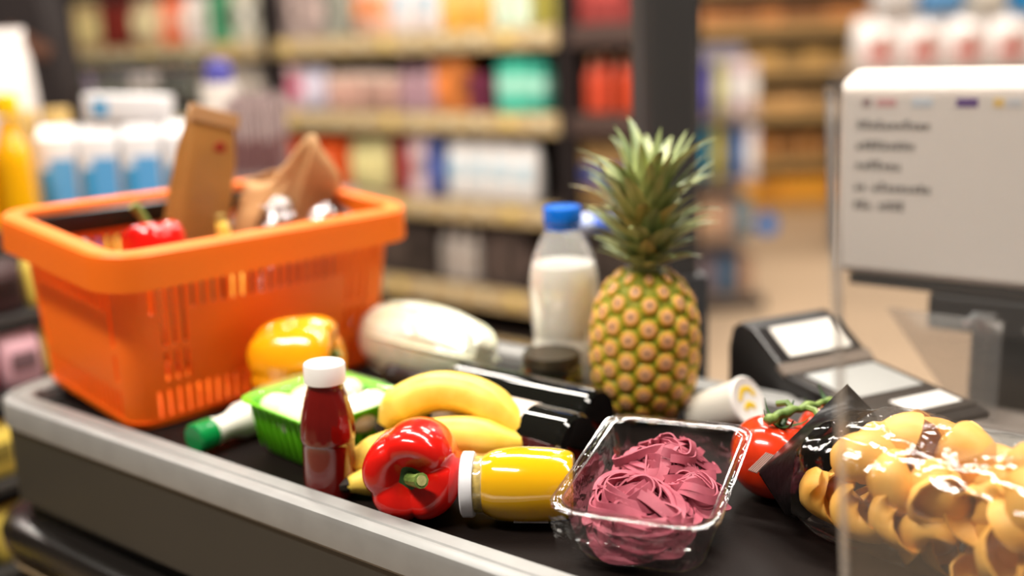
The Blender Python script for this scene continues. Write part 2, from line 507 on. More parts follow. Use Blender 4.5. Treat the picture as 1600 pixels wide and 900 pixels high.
# local x = v, y = u
rr = [[(x, y, z) for x, y in roundrect(hx, hy, r, 5)] for hx, hy, r, z in
      ((.046, .052, .012, .001), (.050, .056, .014, .006), (.061, .068, .016, .060), (.068, .075, .02, .063), (.068, .075, .02, .0655), (.060, .067, .016, .0625), (.048, .054, .012, .0085), (.044, .05, .01, .004))]
loft(MB(), rr, True, True).build('punnet', mat('punnet_green', rgb(110, 205, 30), .3, sss=.15), gt)
# upright ribs on the punnet walls
rb = MB().box((0, 0, 0), (.003, .004, .05), bev=.001).me('rib')
for i in range(9):
    y = -.052 + i * .013
    for sx in (-1, 1): relink('rib', rb, MATS['punnet_green'], parent=gt, loc=(sx * .0565, y, .034), rot=(0, sx * .2, 0))
for i in range(7):
    x = -.039 + i * .013
    for sy in (-1, 1): relink('rib', rb, MATS['punnet_green'], parent=gt, loc=(x, sy * .0625, .034), rot=(-sy * .2, 0, PI / 2))
MUSH = mat('mushroom_skin', rgb(232, 214, 198), .6, var=.08, vscale=30, col2=rgb(240, 226, 214), sss=.1)
mcap = MB().lathe(smoothprof([(0, -.002), (.014, -.005), (.0215, -.004), (.025, .002), (.0225, .012), (.013, .0195), (0, .022)], 22), 26).me('cap')
mst = MB().lathe([(0, -.02), (.009, -.02), (.0105, -.012), (.009, -.002), (0, -.002)], 14).me('stalk')
gtm = Matrix.Rotation(ROTB - .12, 3, 'Z')
spots = [(-.036, -.042), (.006, -.045), (.040, -.030), (-.034, .002), (.005, -.002), (.036, .012), (-.030, .044), (.012, .044)]
wh = ['just behind the ketchup cap', 'on the banana side in the middle', 'on the banana side nearest the wine bottle', 'halfway along the near edge', 'in the centre', 'on the far side in the middle', 'at the tip by the green cap', 'on the basket side by the orange pepper']
for i, (x, y) in enumerate(spots):
    p = GT0 + gtm @ Vector((x, y, .042 + random.uniform(0, .008)))
    t = thing('white_mushroom', 'pale mushroom in the green punnet, ' + wh[i], 'mushroom', p, (random.uniform(-.5, .5), random.uniform(-.5, .5), random.uniform(0, 6)), 'mushrooms in the green punnet')
    relink('cap', mcap, MUSH, parent=t); relink('stalk', mst, MUSH, parent=t)
# film over the punnet
V = []; Fc = []; nx, ny = 22, 16
for j in range(ny):
    for i in range(nx):
        x = -.064 + .128 * i / (nx - 1); y = -.071 + .142 * j / (ny - 1)
        e = (1 - (x / .064) ** 4) * (1 - (y / .071) ** 4)
        V.append((x, y, .066 + .016 * max(0, e) ** .6 + .002 * noise.noise(Vector((x * 40, y * 40, 1)))))
for j in range(ny - 1):
    for i in range(nx - 1): a = j * nx + i; Fc.append((a, a + 1, a + nx + 1, a + nx))
MB().add(V, Fc).build('film', film('punnet_film', (1, 1, 1), .08, .3, .025, .5, 40, milky=.04), gt, sharp=0)

# ================================================================== BANANAS
BAN = mat('banana_peel', rgb(242, 204, 76), .42, var=.05, vscale=40, col2=rgb(250, 216, 100), sss=.06)
BTIP = mat('banana_tip', rgb(38, 28, 18), .7)
bn = thing('banana_bunch', 'bunch of yellow bananas lying behind the red pepper', 'banana', (.016, .985, .945))


def banana(pts, r):
    P = [Vector(p) - Vector((.016, .985, .945)) for p in cr(pts, 34)]
    def rad(t):
        return r * (min(1, .42 + 3.4 * t) if t < .18 else (1 if t < .72 else 1 - .66 * ((t - .72) / .28) ** 1.2))
    b = MB().tube(P, rad, 12)
    # five-sided peel: soften into ridges
    n = len(P)
    for i in range(n):
        c = P[i]
        for k in range(12):
            v = b.V[i * 12 + k]; f_ = 1 + .05 * math.cos(5 * 2 * PI * k / 12); b.V[i * 12 + k] = c + (v - c) * f_
    o = b.build('banana', BAN, bn, sharp=0)
    d0 = (P[0] - P[1]).normalized()
    MB().tube([P[0] - d0 * .002, P[0] + d0 * .005, P[0] + d0 * .008], lambda t: r * (.46 - .1 * t), 9).build('tip', BTIP, o)


banana([(-.141, 1.030, .950), (-.122, 1.035, .972), (-.085, 1.035, .986), (-.045, 1.025, .983), (-.014, 1.01, .967), (.008, .992, .949)], .0215)
banana([(-.178, .984, .925), (-.142, .986, .938), (-.098, .995, .948), (-.055, .995, .951), (-.02, .99, .946), (.008, .985, .944)], .0205)
banana([(-.172, .958, .9175), (-.132, .966, .920), (-.085, .982, .922), (-.045, .99, .925), (-.01, .987, .932), (.010, .984, .941)], .0185)
MB().tube([(-.010, .004, .002), (.002, .0, .0), (.012, -.002, .001)], lambda t: .010 - .003 * t, 10).build('stalk', mat('banana_stalk', rgb(150, 128, 60), .7, var=.3, vscale=90), bn)

# ================================================================== YELLOW JAR (lying)
jd = Vector((.111, -.010, 0)).normalized()
JS = .955
jr = thing('puree_jar', 'glass jar of yellow puree with white lid lying beside the red pepper', 'jar', Vector((-.0535, .905, .9365)), aim(jd, .0)); jr.scale = (1, 1, JS)
MB().lathe([(0, 0), (.0290, 0), (.031, .0015), (.031, .0105), (.0300, .0125), (.0285, .0125)], 48).build('lid', paint(232, 232, 236, .3), jr)
MB().lathe(smoothprof([(.0265, .0125), (.0268, .02), (.0285, .0225), (.033, .034), (.0358, .055), (.0358, .075), (.034, .098), (.0305, .110), (.024, .113)], 36) + [(0, .113)], 56).build('glass', CLEAR, jr)
MB().lathe([(0, .0215)] + smoothprof([(.0262, .0215), (.0278, .0235), (.0325, .0345), (.0352, .055), (.0352, .075), (.0334, .0975), (.03, .109), (.024, .111)], 30) + [(0, .111)], 56).build('puree', mat('puree_yellow', rgb(244, 186, 6), .12, coat=.9, sss=.1), jr)
MB().lathe([(.0264, .0128), (.0262, .0215)], 40).build('neck_residue', mat('neck_film', rgb(190, 165, 95), .3, var=.3, vscale=150), jr)
# small white label low on the front of the jar
V = []; Fc = []
for j in range(2):
    for i in range(9):
        z = .052 + .034 * i / 8
        a = math.radians(-58 + 9 * j); V.append((.0361 * math.cos(a), .0361 * math.sin(a), z))
for i in range(8): Fc.append((i, i + 1, i + 10, i + 9))
LABEL_ROT = aim(jd).to_matrix()
# find the spin that turns the label towards the viewer and down
for k in range(72):
    sp = 2 * PI * k / 72; vv = LABEL_ROT @ Vector((math.cos(sp), math.sin(sp), 0))
    if k == 0 or (vv - Vector((0, -.62, -.78))).length < bestv[0]: bestv = ((vv - Vector((0, -.62, -.78))).length, sp)
MB().add(V, Fc).build('paper_label', paint(225, 222, 215, .5), jr, rot=(0, 0, bestv[1] + math.radians(54)))

# ================================================================== PASTA TRAY
TC = Vector((.1265, .868, .9)); TR = math.radians(-22); TT = math.radians(4.0)
pt = thing('pasta_tray', 'clear plastic tray holding nests of pink ribbon pasta', 'tray', TC, (TT, 0, TR))
PETF = film('tray_plastic', (.985, .985, .985), .04, .75, .05, .12, 45)
hx, hy = .0725, .103
rr = [[(x, y, z) for x, y in roundrect(a, b, r, 7)] for a, b, r, z in
      ((hx - .026, hy - .028, .02, .010), (hx - .02, hy - .022, .024, .0105), (hx - .016, hy - .018, .026, .017), (hx - .0085, hy - .0095, .024, .062),
       (hx - .0065, hy - .007, .024, .0655), (hx - .001, hy - .001, .024, .0665), (hx, hy, .024, .064))]
loft(MB(), rr, False, True).build('tray_shell', PETF, pt, sharp=0)
# bright rolled lip
lip = [(x, y, .0665) for x, y in roundrect(hx - .0005, hy - .0005, .024, 9)]
MB().tube(lip + [lip[0]], .0009, 6, up=(0, 0, 1)).build('lip', film('lip_plastic', (.93, .92, .92), .08, .6, .10), pt)
lip2 = [(x, y, .0655) for x, y in roundrect(hx - .0085, hy - .009, .02, 9)]
MB().tube(lip2 + [lip2[0]], .0008, 6, up=(0, 0, 1)).build('inner_lip', MATS['lip_plastic'], pt)
# crumpled wrap hanging over the front
V = []; Fc = []; nx, ny = 34, 18
for j in range(ny):
    for i in range(nx):
        s = i / (nx - 1); q = j / (ny - 1)
        x = -hx + .006 + 2 * (hx - .012) * s; y = -hy + .002 + .022 * q; z = .063 - .052 * q
        w = noise.noise(Vector((s * 7, q * 5, 3))) * .006 + noise.noise(Vector((s * 17 + q * 8, q * 11, 9))) * .004
        V.append((x + w * .5, y - .004 - w * math.sin(PI * min(1, q * 1.2)), z + w * .6 - .004 * math.sin(s * PI)))
for j in range(ny - 1):
    for i in range(nx - 1): a = j * nx + i; Fc.append((a, a + 1, a + nx + 1, a + nx))
MB().add(V, Fc).build('crumpled_wrap', film('wrap', (.97, .97, .97), .07, .7, .07, .8, 60), pt, sharp=25)

PINK = mat('beet_pasta', rgb(158, 68, 86), .6, var=.14, vscale=45, col2=rgb(176, 86, 102))


def ribbon(nestseed, k, R, hgt, wid):
    """one strand: an outer coil, a crossing arc or a short end"""
    rnd = random.Random(nestseed * 100 + k // 2); jit = random.Random(k * 7 + nestseed)
    sort = (k // 2) % 5; P = []; sh = k % 2
    if sort in (0, 1, 3):                       # coil round the nest
        turns = rnd.uniform(.6, 1.2); n = int(26 * turns) + 10
        r0 = R * rnd.choice((rnd.uniform(.8, 1.0), rnd.uniform(.45, .95)))
        ecc = rnd.uniform(.68, 1.0); ea = rnd.uniform(0, PI); ph = rnd.uniform(0, 2 * PI)
        r0 *= 1 - .10 * sh; ph += jit.uniform(-.5, .5) * sh
        ex, ey = rnd.uniform(-.3, .3) * (R - r0 * .85), rnd.uniform(-.3, .3) * (R - r0 * .85)
        z0 = hgt * rnd.uniform(.25, 1.0) * (1.05 - .28 * (r0 / R)); tx, ty = rnd.uniform(-.25, .25), rnd.uniform(-.25, .25); z0 += .0035 * sh
        w1, w2 = rnd.uniform(.04, .14), rnd.uniform(0, 6)
        for i in range(n):
            t = i / (n - 1); a = ph + turns * 2 * PI * t
            r = r0 * (1 + w1 * math.sin(2.6 * PI * t + w2) - .25 * t * t * (k % 2))
            x, y = r * math.cos(a), r * ecc * math.sin(a)
            x, y = x * math.cos(ea) - y * math.sin(ea) + ex, x * math.sin(ea) + y * math.cos(ea) + ey
            P.append(Vector((x, y, z0 + tx * x + ty * y + .0035 * math.sin(4.2 * PI * t + w2))))
    else:                                       # crossing arc through the heart of the nest
        a0 = rnd.uniform(0, 2 * PI); spread = rnd.uniform(1.7, 3.0)
        r1, r2 = R * rnd.uniform(.6, .95), R * rnd.uniform(.6, .95)
        p0 = Vector((r1 * math.cos(a0), r1 * math.sin(a0), hgt * rnd.uniform(.5, .85)))
        p3 = Vector((r2 * math.cos(a0 + spread), r2 * math.sin(a0 + spread), hgt * rnd.uniform(.45, .85)))
        am = a0 + spread / 2; rm = R * rnd.uniform(-.25, .45)
        a0 += .16 * sh; rm += .12 * R * sh
        pm = Vector((rm * math.cos(am), rm * math.sin(am), hgt * rnd.uniform(.8, 1.06)))
        ext = p3 + Vector((math.cos(a0 + spread + .9), math.sin(a0 + spread + .9), -.25)) * (R * .45)
        P = cr([p0 - Vector((math.cos(a0 + PI / 2), math.sin(a0 + PI / 2), .2)) * (R * .3), p0, pm, p3, ext], 26); n = 26
    for p in P:
        rr_ = math.hypot(p.x, p.y)
        if rr_ > R: p.x *= R / rr_; p.y *= R / rr_
        p.z = max(.004, min(hgt * 1.08, p.z))
    V = []; Fc = []; l0 = rnd.uniform(.45, 1.45); lf = rnd.uniform(.04, .12); lp = rnd.uniform(0, 6)
    for i in range(n):
        T = (P[min(i + 1, n - 1)] - P[max(i - 1, 0)]).normalized()
        lean = l0 + .5 * math.sin(i * lf * 3 + lp)
        out = T.cross(Vector((0, 0, 1))); out = out.normalized() if out.length > 1e-4 else Vector((1, 0, 0))
        if out.dot(P[i]) < 0: out = -out
        wv = Vector((0, 0, 1)) * math.sin(lean) - out * math.cos(lean); wv = (wv - T * wv.dot(T)).normalized()
        nv = T.cross(wv).normalized(); hw, ht = wid / 2, .0008
        V += [P[i] + wv * hw + nv * ht, P[i] - wv * hw + nv * ht, P[i] - wv * hw - nv * ht, P[i] + wv * hw - nv * ht]
    for i in range(n - 1):
        for q in range(4): a = i * 4 + q; b = i * 4 + (q + 1) % 4; Fc.append((a, b, b + 4, a + 4))
    Fc += [(3, 2, 1, 0), tuple((n - 1) * 4 + q for q in range(4))]
    return V, Fc


TM = Matrix.Translation(TC) @ Euler((TT, 0, TR)).to_matrix().to_4x4()
for s, (x, y, z, R, n, lab, hg) in enumerate(((-.004, -.040, .015, .0495, 48, 'nest of pink ribbon pasta at the front of the clear tray', .048),
                                          (-.001, .042, .015, .049, 46, 'nest of pink ribbon pasta at the back of the clear tray', .050),
                                          (.034, .002, .014, .029, 34, 'small tangle of pink ribbon pasta along the tomato side of the tray', .046))):
    t = thing('pasta_nest', lab, 'pasta', TM @ Vector((x, y, z)), (TT, 0, TR), 'pasta nests in the clear tray')
    for k in range(n):
        V, Fc = ribbon(s + 1, k, R, hg, random.uniform(.0072, .0088))
        MB().add(V, Fc).build('ribbon', PINK, t, sharp=40)

# ================================================================== VINE TOMATOES
TOM = mat('tomato_skin', rgb(212, 54, 20), .17, var=.1, vscale=14, coat=.5, sss=.1)
vt = thing('vine_tomatoes', 'red tomatoes on a green vine between the pasta tray and the pasta bag', 'tomato', (.248, .930, .9))


def tomato(p, R, sq, seed, rot):
    V, Fc = [], []; nt, ns = 22, 40
    for j in range(nt + 1):
        a = PI * j / nt
        for i in range(ns):
            th = 2 * PI * i / ns
            w = 1 + .035 * math.cos(5 * th + seed) * math.sin(a) + .02 * math.cos(3 * th)
            r = R * math.sin(a) * w; z = -R * sq * math.cos(a)
            if j > nt * .6: z -= .2 * R * math.exp(-(r / (.33 * R)) ** 2)
            V.append((r * math.cos(th), r * math.sin(th), z))
    for j in range(nt):
        for i in range(ns): a = j * ns + i; b = j * ns + (i + 1) % ns; Fc.append((a, b, b + ns, a + ns))
    o = MB().add(V, Fc).build('tomato', TOM, vt, loc=p, rot=rot, sharp=0)
    for k in range(5):                          # calyx leaves
        a = 2 * PI * k / 5 + seed; c, s_ = math.cos(a), math.sin(a)
        pts = cr([(.002 * c, .002 * s_, R * sq * .8), (.011 * c, .011 * s_, R * sq * .92), (.02 * c, .02 * s_, R * sq * 1.06), (.025 * c, .025 * s_, R * sq * 1.3)], 8)
        MB().tube(pts, lambda t: .0028 * (1 - .85 * t) + .0002, 6, .4).build('sepal', DARK_CALYX, o)
    return o


tomato((.002, .006, .0405), .0435, .93, 1, (.12, .16, 0))
tomato((.082, .066, .0375), .040, .93, 2, (-.1, -.25, 1))
V = cr([(-.010, -.010, .083), (.006, .0, .0865), (.030, .014, .0865), (.055, .032, .084), (.073, .050, .081)], 22)
MB().tube([p + Vector((0, 0, .0012 * math.sin(i * 1.7))) for i, p in enumerate(V)], lambda t: .0048 - .0012 * t + .0009 * math.sin(t * 24), 8).build('vine', GREEN_STEM, vt, sharp=0)
for a, b in (((.006, .0, .0865), (.003, .008, .068)), ((.068, .046, .082), (.08, .062, .064)), ((.034, .016, .0865), (.044, -.002, .078)), ((.02, .010, .087), (.008, .022, .089))):
    MB().tube([a, tuple((Vector(a) + Vector(b)) / 2 + Vector((.002, 0, .004))), b], .0032, 7).build('vine_branch', GREEN_STEM, vt)
for k, (x, y) in enumerate(((.042, .0), (.048, .004), (.038, -.006))):
    MB().tube(cr([(x, y, .08), (x + .004, y - .006, .074), (x + .001 * k, y - .012, .082)], 8), lambda t: .0028 * (1 - .8 * t) + .0002, 6, .4).build('sepal', DARK_CALYX, vt)

# ================================================================== PASTA BAG
def bag():
    A = BW(.30, .872, .955)
    CEN = [BW(.300, .872, .9575), BW(.14, .836, .9575), BW(-.13, .772, .9575)]
    LEN = (CEN[1] - CEN[0]).length + (CEN[2] - CEN[1]).length
    T_, B_, M_ = BW(.305, .930, 1.026), BW(.318, .806, .9225), BW(.362, .836, .948)
    up = Vector((0, 0, 1))

    def axis(s):
        d = s * LEN; L0 = (CEN[1] - CEN[0]).length
        if d < L0: return CEN[0].lerp(CEN[1], d / L0), (CEN[1] - CEN[0]).normalized()
        return CEN[1].lerp(CEN[2], (d - L0) / (LEN - L0)), (CEN[2] - CEN[1]).normalized()

    def sec(s):
        c, ax = axis(s); k = min(1, (s + .10) / .17) ** .6
        w, h = .060 + .016 * k, .020 + .0365 * k
        if s > .86: h *= max(.06, 1 - ((s - .86) / .14) ** 2)
        return w, h, 0.0, c

    def seal(f):
        """f -1..1 along the end seal, near-low corner to far-high corner, drawn out in the middle"""
        if f < 0: return M_.lerp(B_, (-f) ** 1.25)
        return M_.lerp(T_, f ** 1.1)

    def pt_(s, a):
        """s < 0: towards the seal; s 0..1 body"""
        ca, sa = math.cos(a), math.sin(a)
        q = max(s, 0.0); w, h, _t, c = sec(q); ax = axis(q)[1]
        side = up.cross(ax); side = side if side.dot(NB) > 0 else -side
        x = math.copysign(abs(ca) ** .7, ca) * w; z = math.copysign(abs(sa) ** .7, sa) * h
        p = c + side * x + up * z
        p += (side * ca + up * sa) * (.0042 * noise.noise(Vector((q * 9, ca * 1.6, sa * 1.6))) + .0026 * noise.noise(Vector((q * 30 + 2 * sa, ca * 4, sa * 4 + 7))))
        if s < 0:
            f = max(-1, min(1, (ca * .75 + sa * .5)))
            e = (-s / .12); e = e ** .85
            p = p.lerp(seal(f) + up * (.0012 * sa), e)
        if p.z < .9012: p.z = .9012
        return p
    t = thing('pasta_bag', 'clear cellophane bag of large pasta shells with black end band', 'bag', A)
    na = 60; SS = [-.12 + .12 * i / 12 for i in range(12)] + [i / 80 for i in range(81)]; V = []; F1 = []; F2 = []
    for s_ in SS:
        for i in range(na): V.append(pt_(s_, 2 * PI * i / na) - A)
    for j in range(len(SS) - 1):
        for i in range(na):
            lim = 10.3 + 1.0 * math.sin(2 * PI * (i + .5) / na)
            a = j * na + i; b = j * na + (i + 1) % na
            (F1 if j >= lim else F2).append((a, b, b + na, a + na))
    n_ = len(SS); F1.append(tuple(range((n_ - 1) * na, n_ * na)))
    BF = film('bag_film', (.99, .985, .97), .09, .34, .022, .35, 24, (1, 1, 1))
    MB().add(V, F1).build('film', BF, t, sharp=0)
    MB().add(V, F2).build('black_band', mat('band_black', rgb(10, 8, 8), .32, spec=.25, bump=.3, bscale=45), t, sharp=0)
    mb = MB(); d1 = (T_ - M_).normalized(); ax0 = axis(0)[1]
    for k in range(5):
        o = M_ - A - ax0 * (.0006 + .0020 * k)
        mb.tube([o - d1 * .002, o + d1 * .022], .0011, 6)
    mb.build('crimped_seal', mat('seal_grey', rgb(128, 96, 86), .4), t)
    return pt_, sec, A, axis(.3)[1], (up.cross(axis(.3)[1]) if up.cross(axis(.3)[1]).dot(NB) > 0 else -up.cross(axis(.3)[1])), up, LEN


pt_, sec, BA, BAX, BSD, BUP, BLN = bag()
SHELL = mat('shell_pasta', rgb(232, 170, 70), .5, var=.08, vscale=30, col2=rgb(240, 188, 98), sss=.1)


def shell_mesh(seed):
    """snail-shaped tube: wide open mouth, curled back, pinched tail"""
    rnd = random.Random(seed); n, m_ = 18, 18; V = []; Fc = []
    arc = rnd.uniform(2.7, 3.3)
    for layer in (0, 1):
        for i in range(n):
            t = i / (n - 1); a = arc * t
            R = .0135; c = Vector((R * math.cos(a), R * math.sin(a), 0))
            tn = Vector((-math.sin(a), math.cos(a), 0)); out = Vector((math.cos(a), math.sin(a), 0))
            r = (.0035 + .0115 * math.sin(min(1, t * 1.15 + .04) * PI / 2) ** .75 + .0022 * max(0, t - .8) * 5) - layer * .0016
            fl = .30 + .70 * min(1, t * 1.9)
            for k in range(m_):
                g = 2 * PI * k / m_; w = 1 + .02 * math.cos(9 * g)
                V.append(c + out * (r * w * math.cos(g) * (1 if math.cos(g) > 0 else .75) * fl) + Vector((0, 0, 1)) * (r * w * math.sin(g) * 1.18) + tn * (.006 * math.cos(g) * t * t))
    for layer in (0, 1):
        o = layer * n * m_
        for i in range(n - 1):
            for k in range(m_):
                a = o + i * m_ + k; b = o + i * m_ + (k + 1) % m_
                Fc.append((a, b, b + m_, a + m_) if layer == 0 else (a + m_, b + m_, b, a))
    for k in range(m_):
        a = (n - 1) * m_ + k; b = (n - 1) * m_ + (k + 1) % m_; Fc.append((a, b, b + n * m_, a + n * m_))
    Fc.append(tuple(reversed(range(m_))))
    me = MB().add(V, Fc).build('tmp', SHELL, None, sharp=50)
    k = me.data; bpy.data.objects.remove(me); return k


SM = [shell_mesh(i) for i in range(4)]
rnd = random.Random(21); placed = []; tries = 0
while len(placed) < 96 and tries < 40000:
    tries += 1
    s = rnd.uniform(.045, .80); a = rnd.uniform(0, 2 * PI)
    wdt, hgt, tw, c = sec(max(s, 0)); q = rnd.choice((1, 1, 1, .45)); ca, sa = math.cos(a), math.sin(a)
    x, z = ca * (wdt - .025) * q, sa * max(hgt - .0265, .001) * q
    p = c + BSD * x + BUP * z - (BAX * min(s, 0) * -.4)
    if all((p - o).length > .0285 for o in placed): placed.append(p)
for i, p in enumerate(placed):
    o = link('pasta_shell', SM[i % 4], None, None, p, (rnd.uniform(0, 6), rnd.uniform(0, 6), rnd.uniform(0, 6)), (1.22, 1.22, 1.22))
    prop(o, 'large curled yellow pasta shell inside the clear cellophane bag', 'pasta', 'pasta shells in the cellophane bag')

# ================================================================== WINE BOTTLES
GLASSD = mat('dark_glass', rgb(14, 14, 11), .05, spec=.6, coat=.6)
def wine(label, u, v, labelled):
    t = thing('wine_bottle', label, 'bottle', BW(u, v, .9375), aim(DB), 'dark bottles lying on the belt')
    t.scale = (1, 1, 1.10 if labelled else 1)
    MB().lathe([(0, .012), (.02, .006), (.033, 0), (.0365, .004)] + smoothprof([(.037, .010), (.037, .175), (.036, .188), (.029, .208), (.019, .225), (.0152, .24), (.0142, .262)], 32), 44).build('glass_body', GLASSD, t)
    MB().lathe(smoothprof([(.0150, .245), (.0150, .285), (.0152, .298), (.0160, .300), (.0160, .312), (.0150, .314)], 20) + [(0, .314)], 32).build('capsule', mat('capsule_black', rgb(22, 20, 20), .3), t)
    if labelled:
        lb = MB(); lb.lathe([(.0372, .05), (.0374, .0505), (.0374, .152), (.0372, .1525)], 44)
        lo = lb.build('paper_label', mat('label_paper', rgb(222, 206, 192), .6), t)
        # rows of small print, seen on the upper front of the label
        for row, (z, wd) in enumerate(((.062, .035), (.071, .03), (.08, .04), (.088, .02))):
            mb = MB(); k = 0; rn = random.Random(row)
            aa = -wd / .0374 / 2
            while aa < wd / .0374 / 2:
                w = rn.uniform(.02, .07); z1 = z + .0035 + rn.uniform(0, .0012)
                mb.add([(.0377 * math.cos(aa + q), .0377 * math.sin(aa + q), zz) for q, zz in ((0, z), (w, z), (w, z1), (0, z1))], [(0, 1, 2, 3)]); aa += w + .035
            mb.build('print', paint(70, 62, 58, .6), lo, rot=(0, 0, WSPIN))
    return t


RM = aim(DB).to_matrix(); best = None
for k in range(180):
    sp = 2 * PI * k / 180; q = (RM @ Vector((math.cos(sp), math.sin(sp), 0)) - Vector((-NB * .7 + Vector((0, 0, .7))))).length
    if best is None or q < best[0]: best = (q, sp)
WSPIN = best[1]
wine('dark wine bottle with a pale label lying behind the bananas', .548, .815, True)
wine('dark green unlabelled wine bottle lying next to the cabbage', .572, .8915, False)

# ================================================================== CABBAGE
cb = thing('wrapped_cabbage', 'pale green cabbage in shiny cling film behind the wine bottles', 'cabbage', BW(.900, .979, .9545), (0, 0, ROTB + PI / 2 - .12))
CAB = mat('cabbage_leaf', rgb(222, 222, 190), .5, var=.05, vscale=12, col2=rgb(236, 234, 210), sss=.15)
def cab_pt(t, th, k=1.0, sd=0):
    a = PI * t; r = .0515 * math.sin(a) ** .58 * (.92 + .18 * t) * k; x = -.108 * math.cos(a) * k
    w = 1 + .05 * noise.noise(Vector((t * 4 + sd, math.cos(th) * 1.5, math.sin(th) * 1.5)))
    return Vector((x, r * w * math.cos(th), r * w * math.sin(th)))
V = []; Fc = []; nt, ns = 30, 40
for j in range(nt + 1):
    for i in range(ns): V.append(cab_pt(j / nt, 2 * PI * i / ns))
for j in range(nt):
    for i in range(ns): a = j * ns + i; b = j * ns + (i + 1) % ns; Fc.append((a, b, b + ns, a + ns))
MB().add(V, Fc).build('heart', CAB, cb, sharp=0)
for k in range(6):                              # outer leaves hugging the head, with a thick pale rib
    th0 = 2 * PI * k / 6 + .3; V = []; Fc = []; n1, n2 = 16, 14
    for j in range(n1):
        t = .05 + .87 * j / (n1 - 1)
        for i in range(n2):
            th = th0 + (i / (n2 - 1) - .5) * 1.5 * (.55 + .45 * math.sin(PI * (t * .8 + .15)))
            ru = .0025 * math.sin(8 * th + 9 * t) * (i in (0, n2 - 1) or j == n1 - 1)
            V.append(cab_pt(t, th, 1.03 + .006 * (k % 3), 0) + Vector((0, math.cos(th), math.sin(th))) * ru)
    for j in range(n1 - 1):
        for i in range(n2 - 1): a = j * n2 + i; Fc.append((a, a + 1, a + n2 + 1, a + n2))
    lf = MB().add(V, Fc).build('leaf', mat('cabbage_leaf_outer', rgb(230, 232, 200), .45, var=.04, vscale=25, col2=rgb(242, 242, 226), sss=.12), cb, sharp=0)
    MB().tube([cab_pt(.05 + .075 * q, th0, 1.045 + .006 * (k % 3)) for q in range(10)], lambda t: .006 - .0045 * t, 8, .5).build('rib', CAB, lf, sharp=0)
V = []; Fc = []; nt, ns = 40, 56
for j in range(nt + 1):
    for i in range(ns):
        t, th = j / nt, 2 * PI * i / ns; p = cab_pt(t, th, 1.085)
        V.append(p * (1 + .012 * noise.noise(Vector((t * 14, math.cos(th) * 5, math.sin(th) * 5)))))
for j in range(nt):
    for i in range(ns): a = j * ns + i; b = j * ns + (i + 1) % ns; Fc.append((a, b, b + ns, a + ns))
MB().add(V, Fc).build('cling_film', film('cling', (1, 1, 1), .14, .35, .16, .8, 45), cb, sharp=0)

# ================================================================== MILK BOTTLE
mk = thing('milk_bottle', 'clear milk bottle with blue cap standing beside the pineapple', 'bottle', BW(.724, 1.053, .9), (0, -.0, 0))
mp_ = [(.030, 0), (.038, .003), (.0425, .02), (.043, .06), (.0405, .075), (.0425, .09), (.0445, .12), (.0445, .15), (.040, .175), (.030, .200), (.0205, .217), (.0195, .228)]
MB().lathe([(0, .004)] + smoothprof(mp_, 48), 48).build('plastic_shell', film('bottle_plastic', (.97, .98, .98), .05, .5, .06, milky=.16), mk, sharp=0)
MB().lathe([(0, .005)] + smoothprof([(r - .0016, z + .002) for r, z in mp_[:8]] + [(.0395, .170)], 40) + [(.039, .1705), (0, .1705)], 48).build('milk', mat('milk_white', rgb(250, 244, 232), .3, sss=.15), mk)
MB().lathe([(.0215, .222), (.0235, .2225), (.024, .226), (.024, .240), (.0228, .2425), (0, .243)], 60, rf=lambda a, z: 1 + .01 * math.cos(36 * a)).build('cap', mat('cap_blue', rgb(14, 110, 220), .25), mk)
MB().lathe([(.0205, .214), (.0225, .2145), (.0225, .2185), (.0205, .219)], 40).build('seal_ring', MATS['cap_blue'], mk)

# ================================================================== OLIVE JAR
oj = thing('olive_jar', 'dark jar of green olives standing before the milk bottle', 'jar', BW(.688, .970, .9)); oj.scale = (1.08, 1.08, 1.05)
MB().lathe([(0, .002), (.030, .0), (.0345, .004), (.036, .012), (.036, .052), (.0345, .06), (.031, .064)], 40).build('glass', film('jar_glass', (.72, .74, .5), .04, .5, .06), oj)
MB().lathe([(0, .066), (.031, .0605), (.0325, .061), (.0328, .073), (.0315, .075), (0, .0745)][1:], 44).build('lid', mat('lid_dark', rgb(62, 54, 40), .3, metal=.4), oj)
MB().lathe([(0, .004), (.032, .004), (.032, .055), (0, .055)], 28).build('brine', mat('brine', rgb(58, 48, 16), .2), oj)
olm = MB().lathe(smoothprof([(0, -.011), (.006, -.0095), (.0085, 0), (.006, .0095), (0, .011)], 10), 12).me('olive')
for i in range(26):
    a = i * 2.4; z = .013 + .0095 * (i // 6); a += (i // 6) * .5
    t = relink('green_olive', olm, paint(*((172, 150, 48) if i % 3 else (128, 116, 40)), .3), loc=BW(.688, .970, .9) + Vector((.0285 * math.cos(a), .0285 * math.sin(a), z)), rot=(1.3, .3 * i, a), scale=(.75, .75, .8)); t.scale *= 1.05
    prop(t, 'green olive packed inside the dark glass jar', 'olive', 'olives in the dark jar')

# ================================================================== PINEAPPLE
pn = thing('pineapple', 'ripe pineapple with spiky green crown standing near the far rail', 'pineapple', BW(.592, 1.024, .9), (.0, .02, 0))
PH, PR = .192, .0635
def prad(z):
    t = z / PH
    return PR * (max(0, 1 - abs(2 * (t - .46)) ** 2.7)) ** .5 if 0 <= t <= 1 else 0
pp = [(.0, .001), (.030, .002)] + [(max(prad(PH * i / 24), .03 if i < 2 else .0), PH * i / 24) for i in range(1, 24)] + [(.012, PH)]
MB().lathe([(r * .965, z) for r, z in pp], 40).build('body', mat('pineapple_skin', rgb(116, 134, 22), .6, var=.3, vscale=40, col2=rgb(160, 156, 34)), pn)


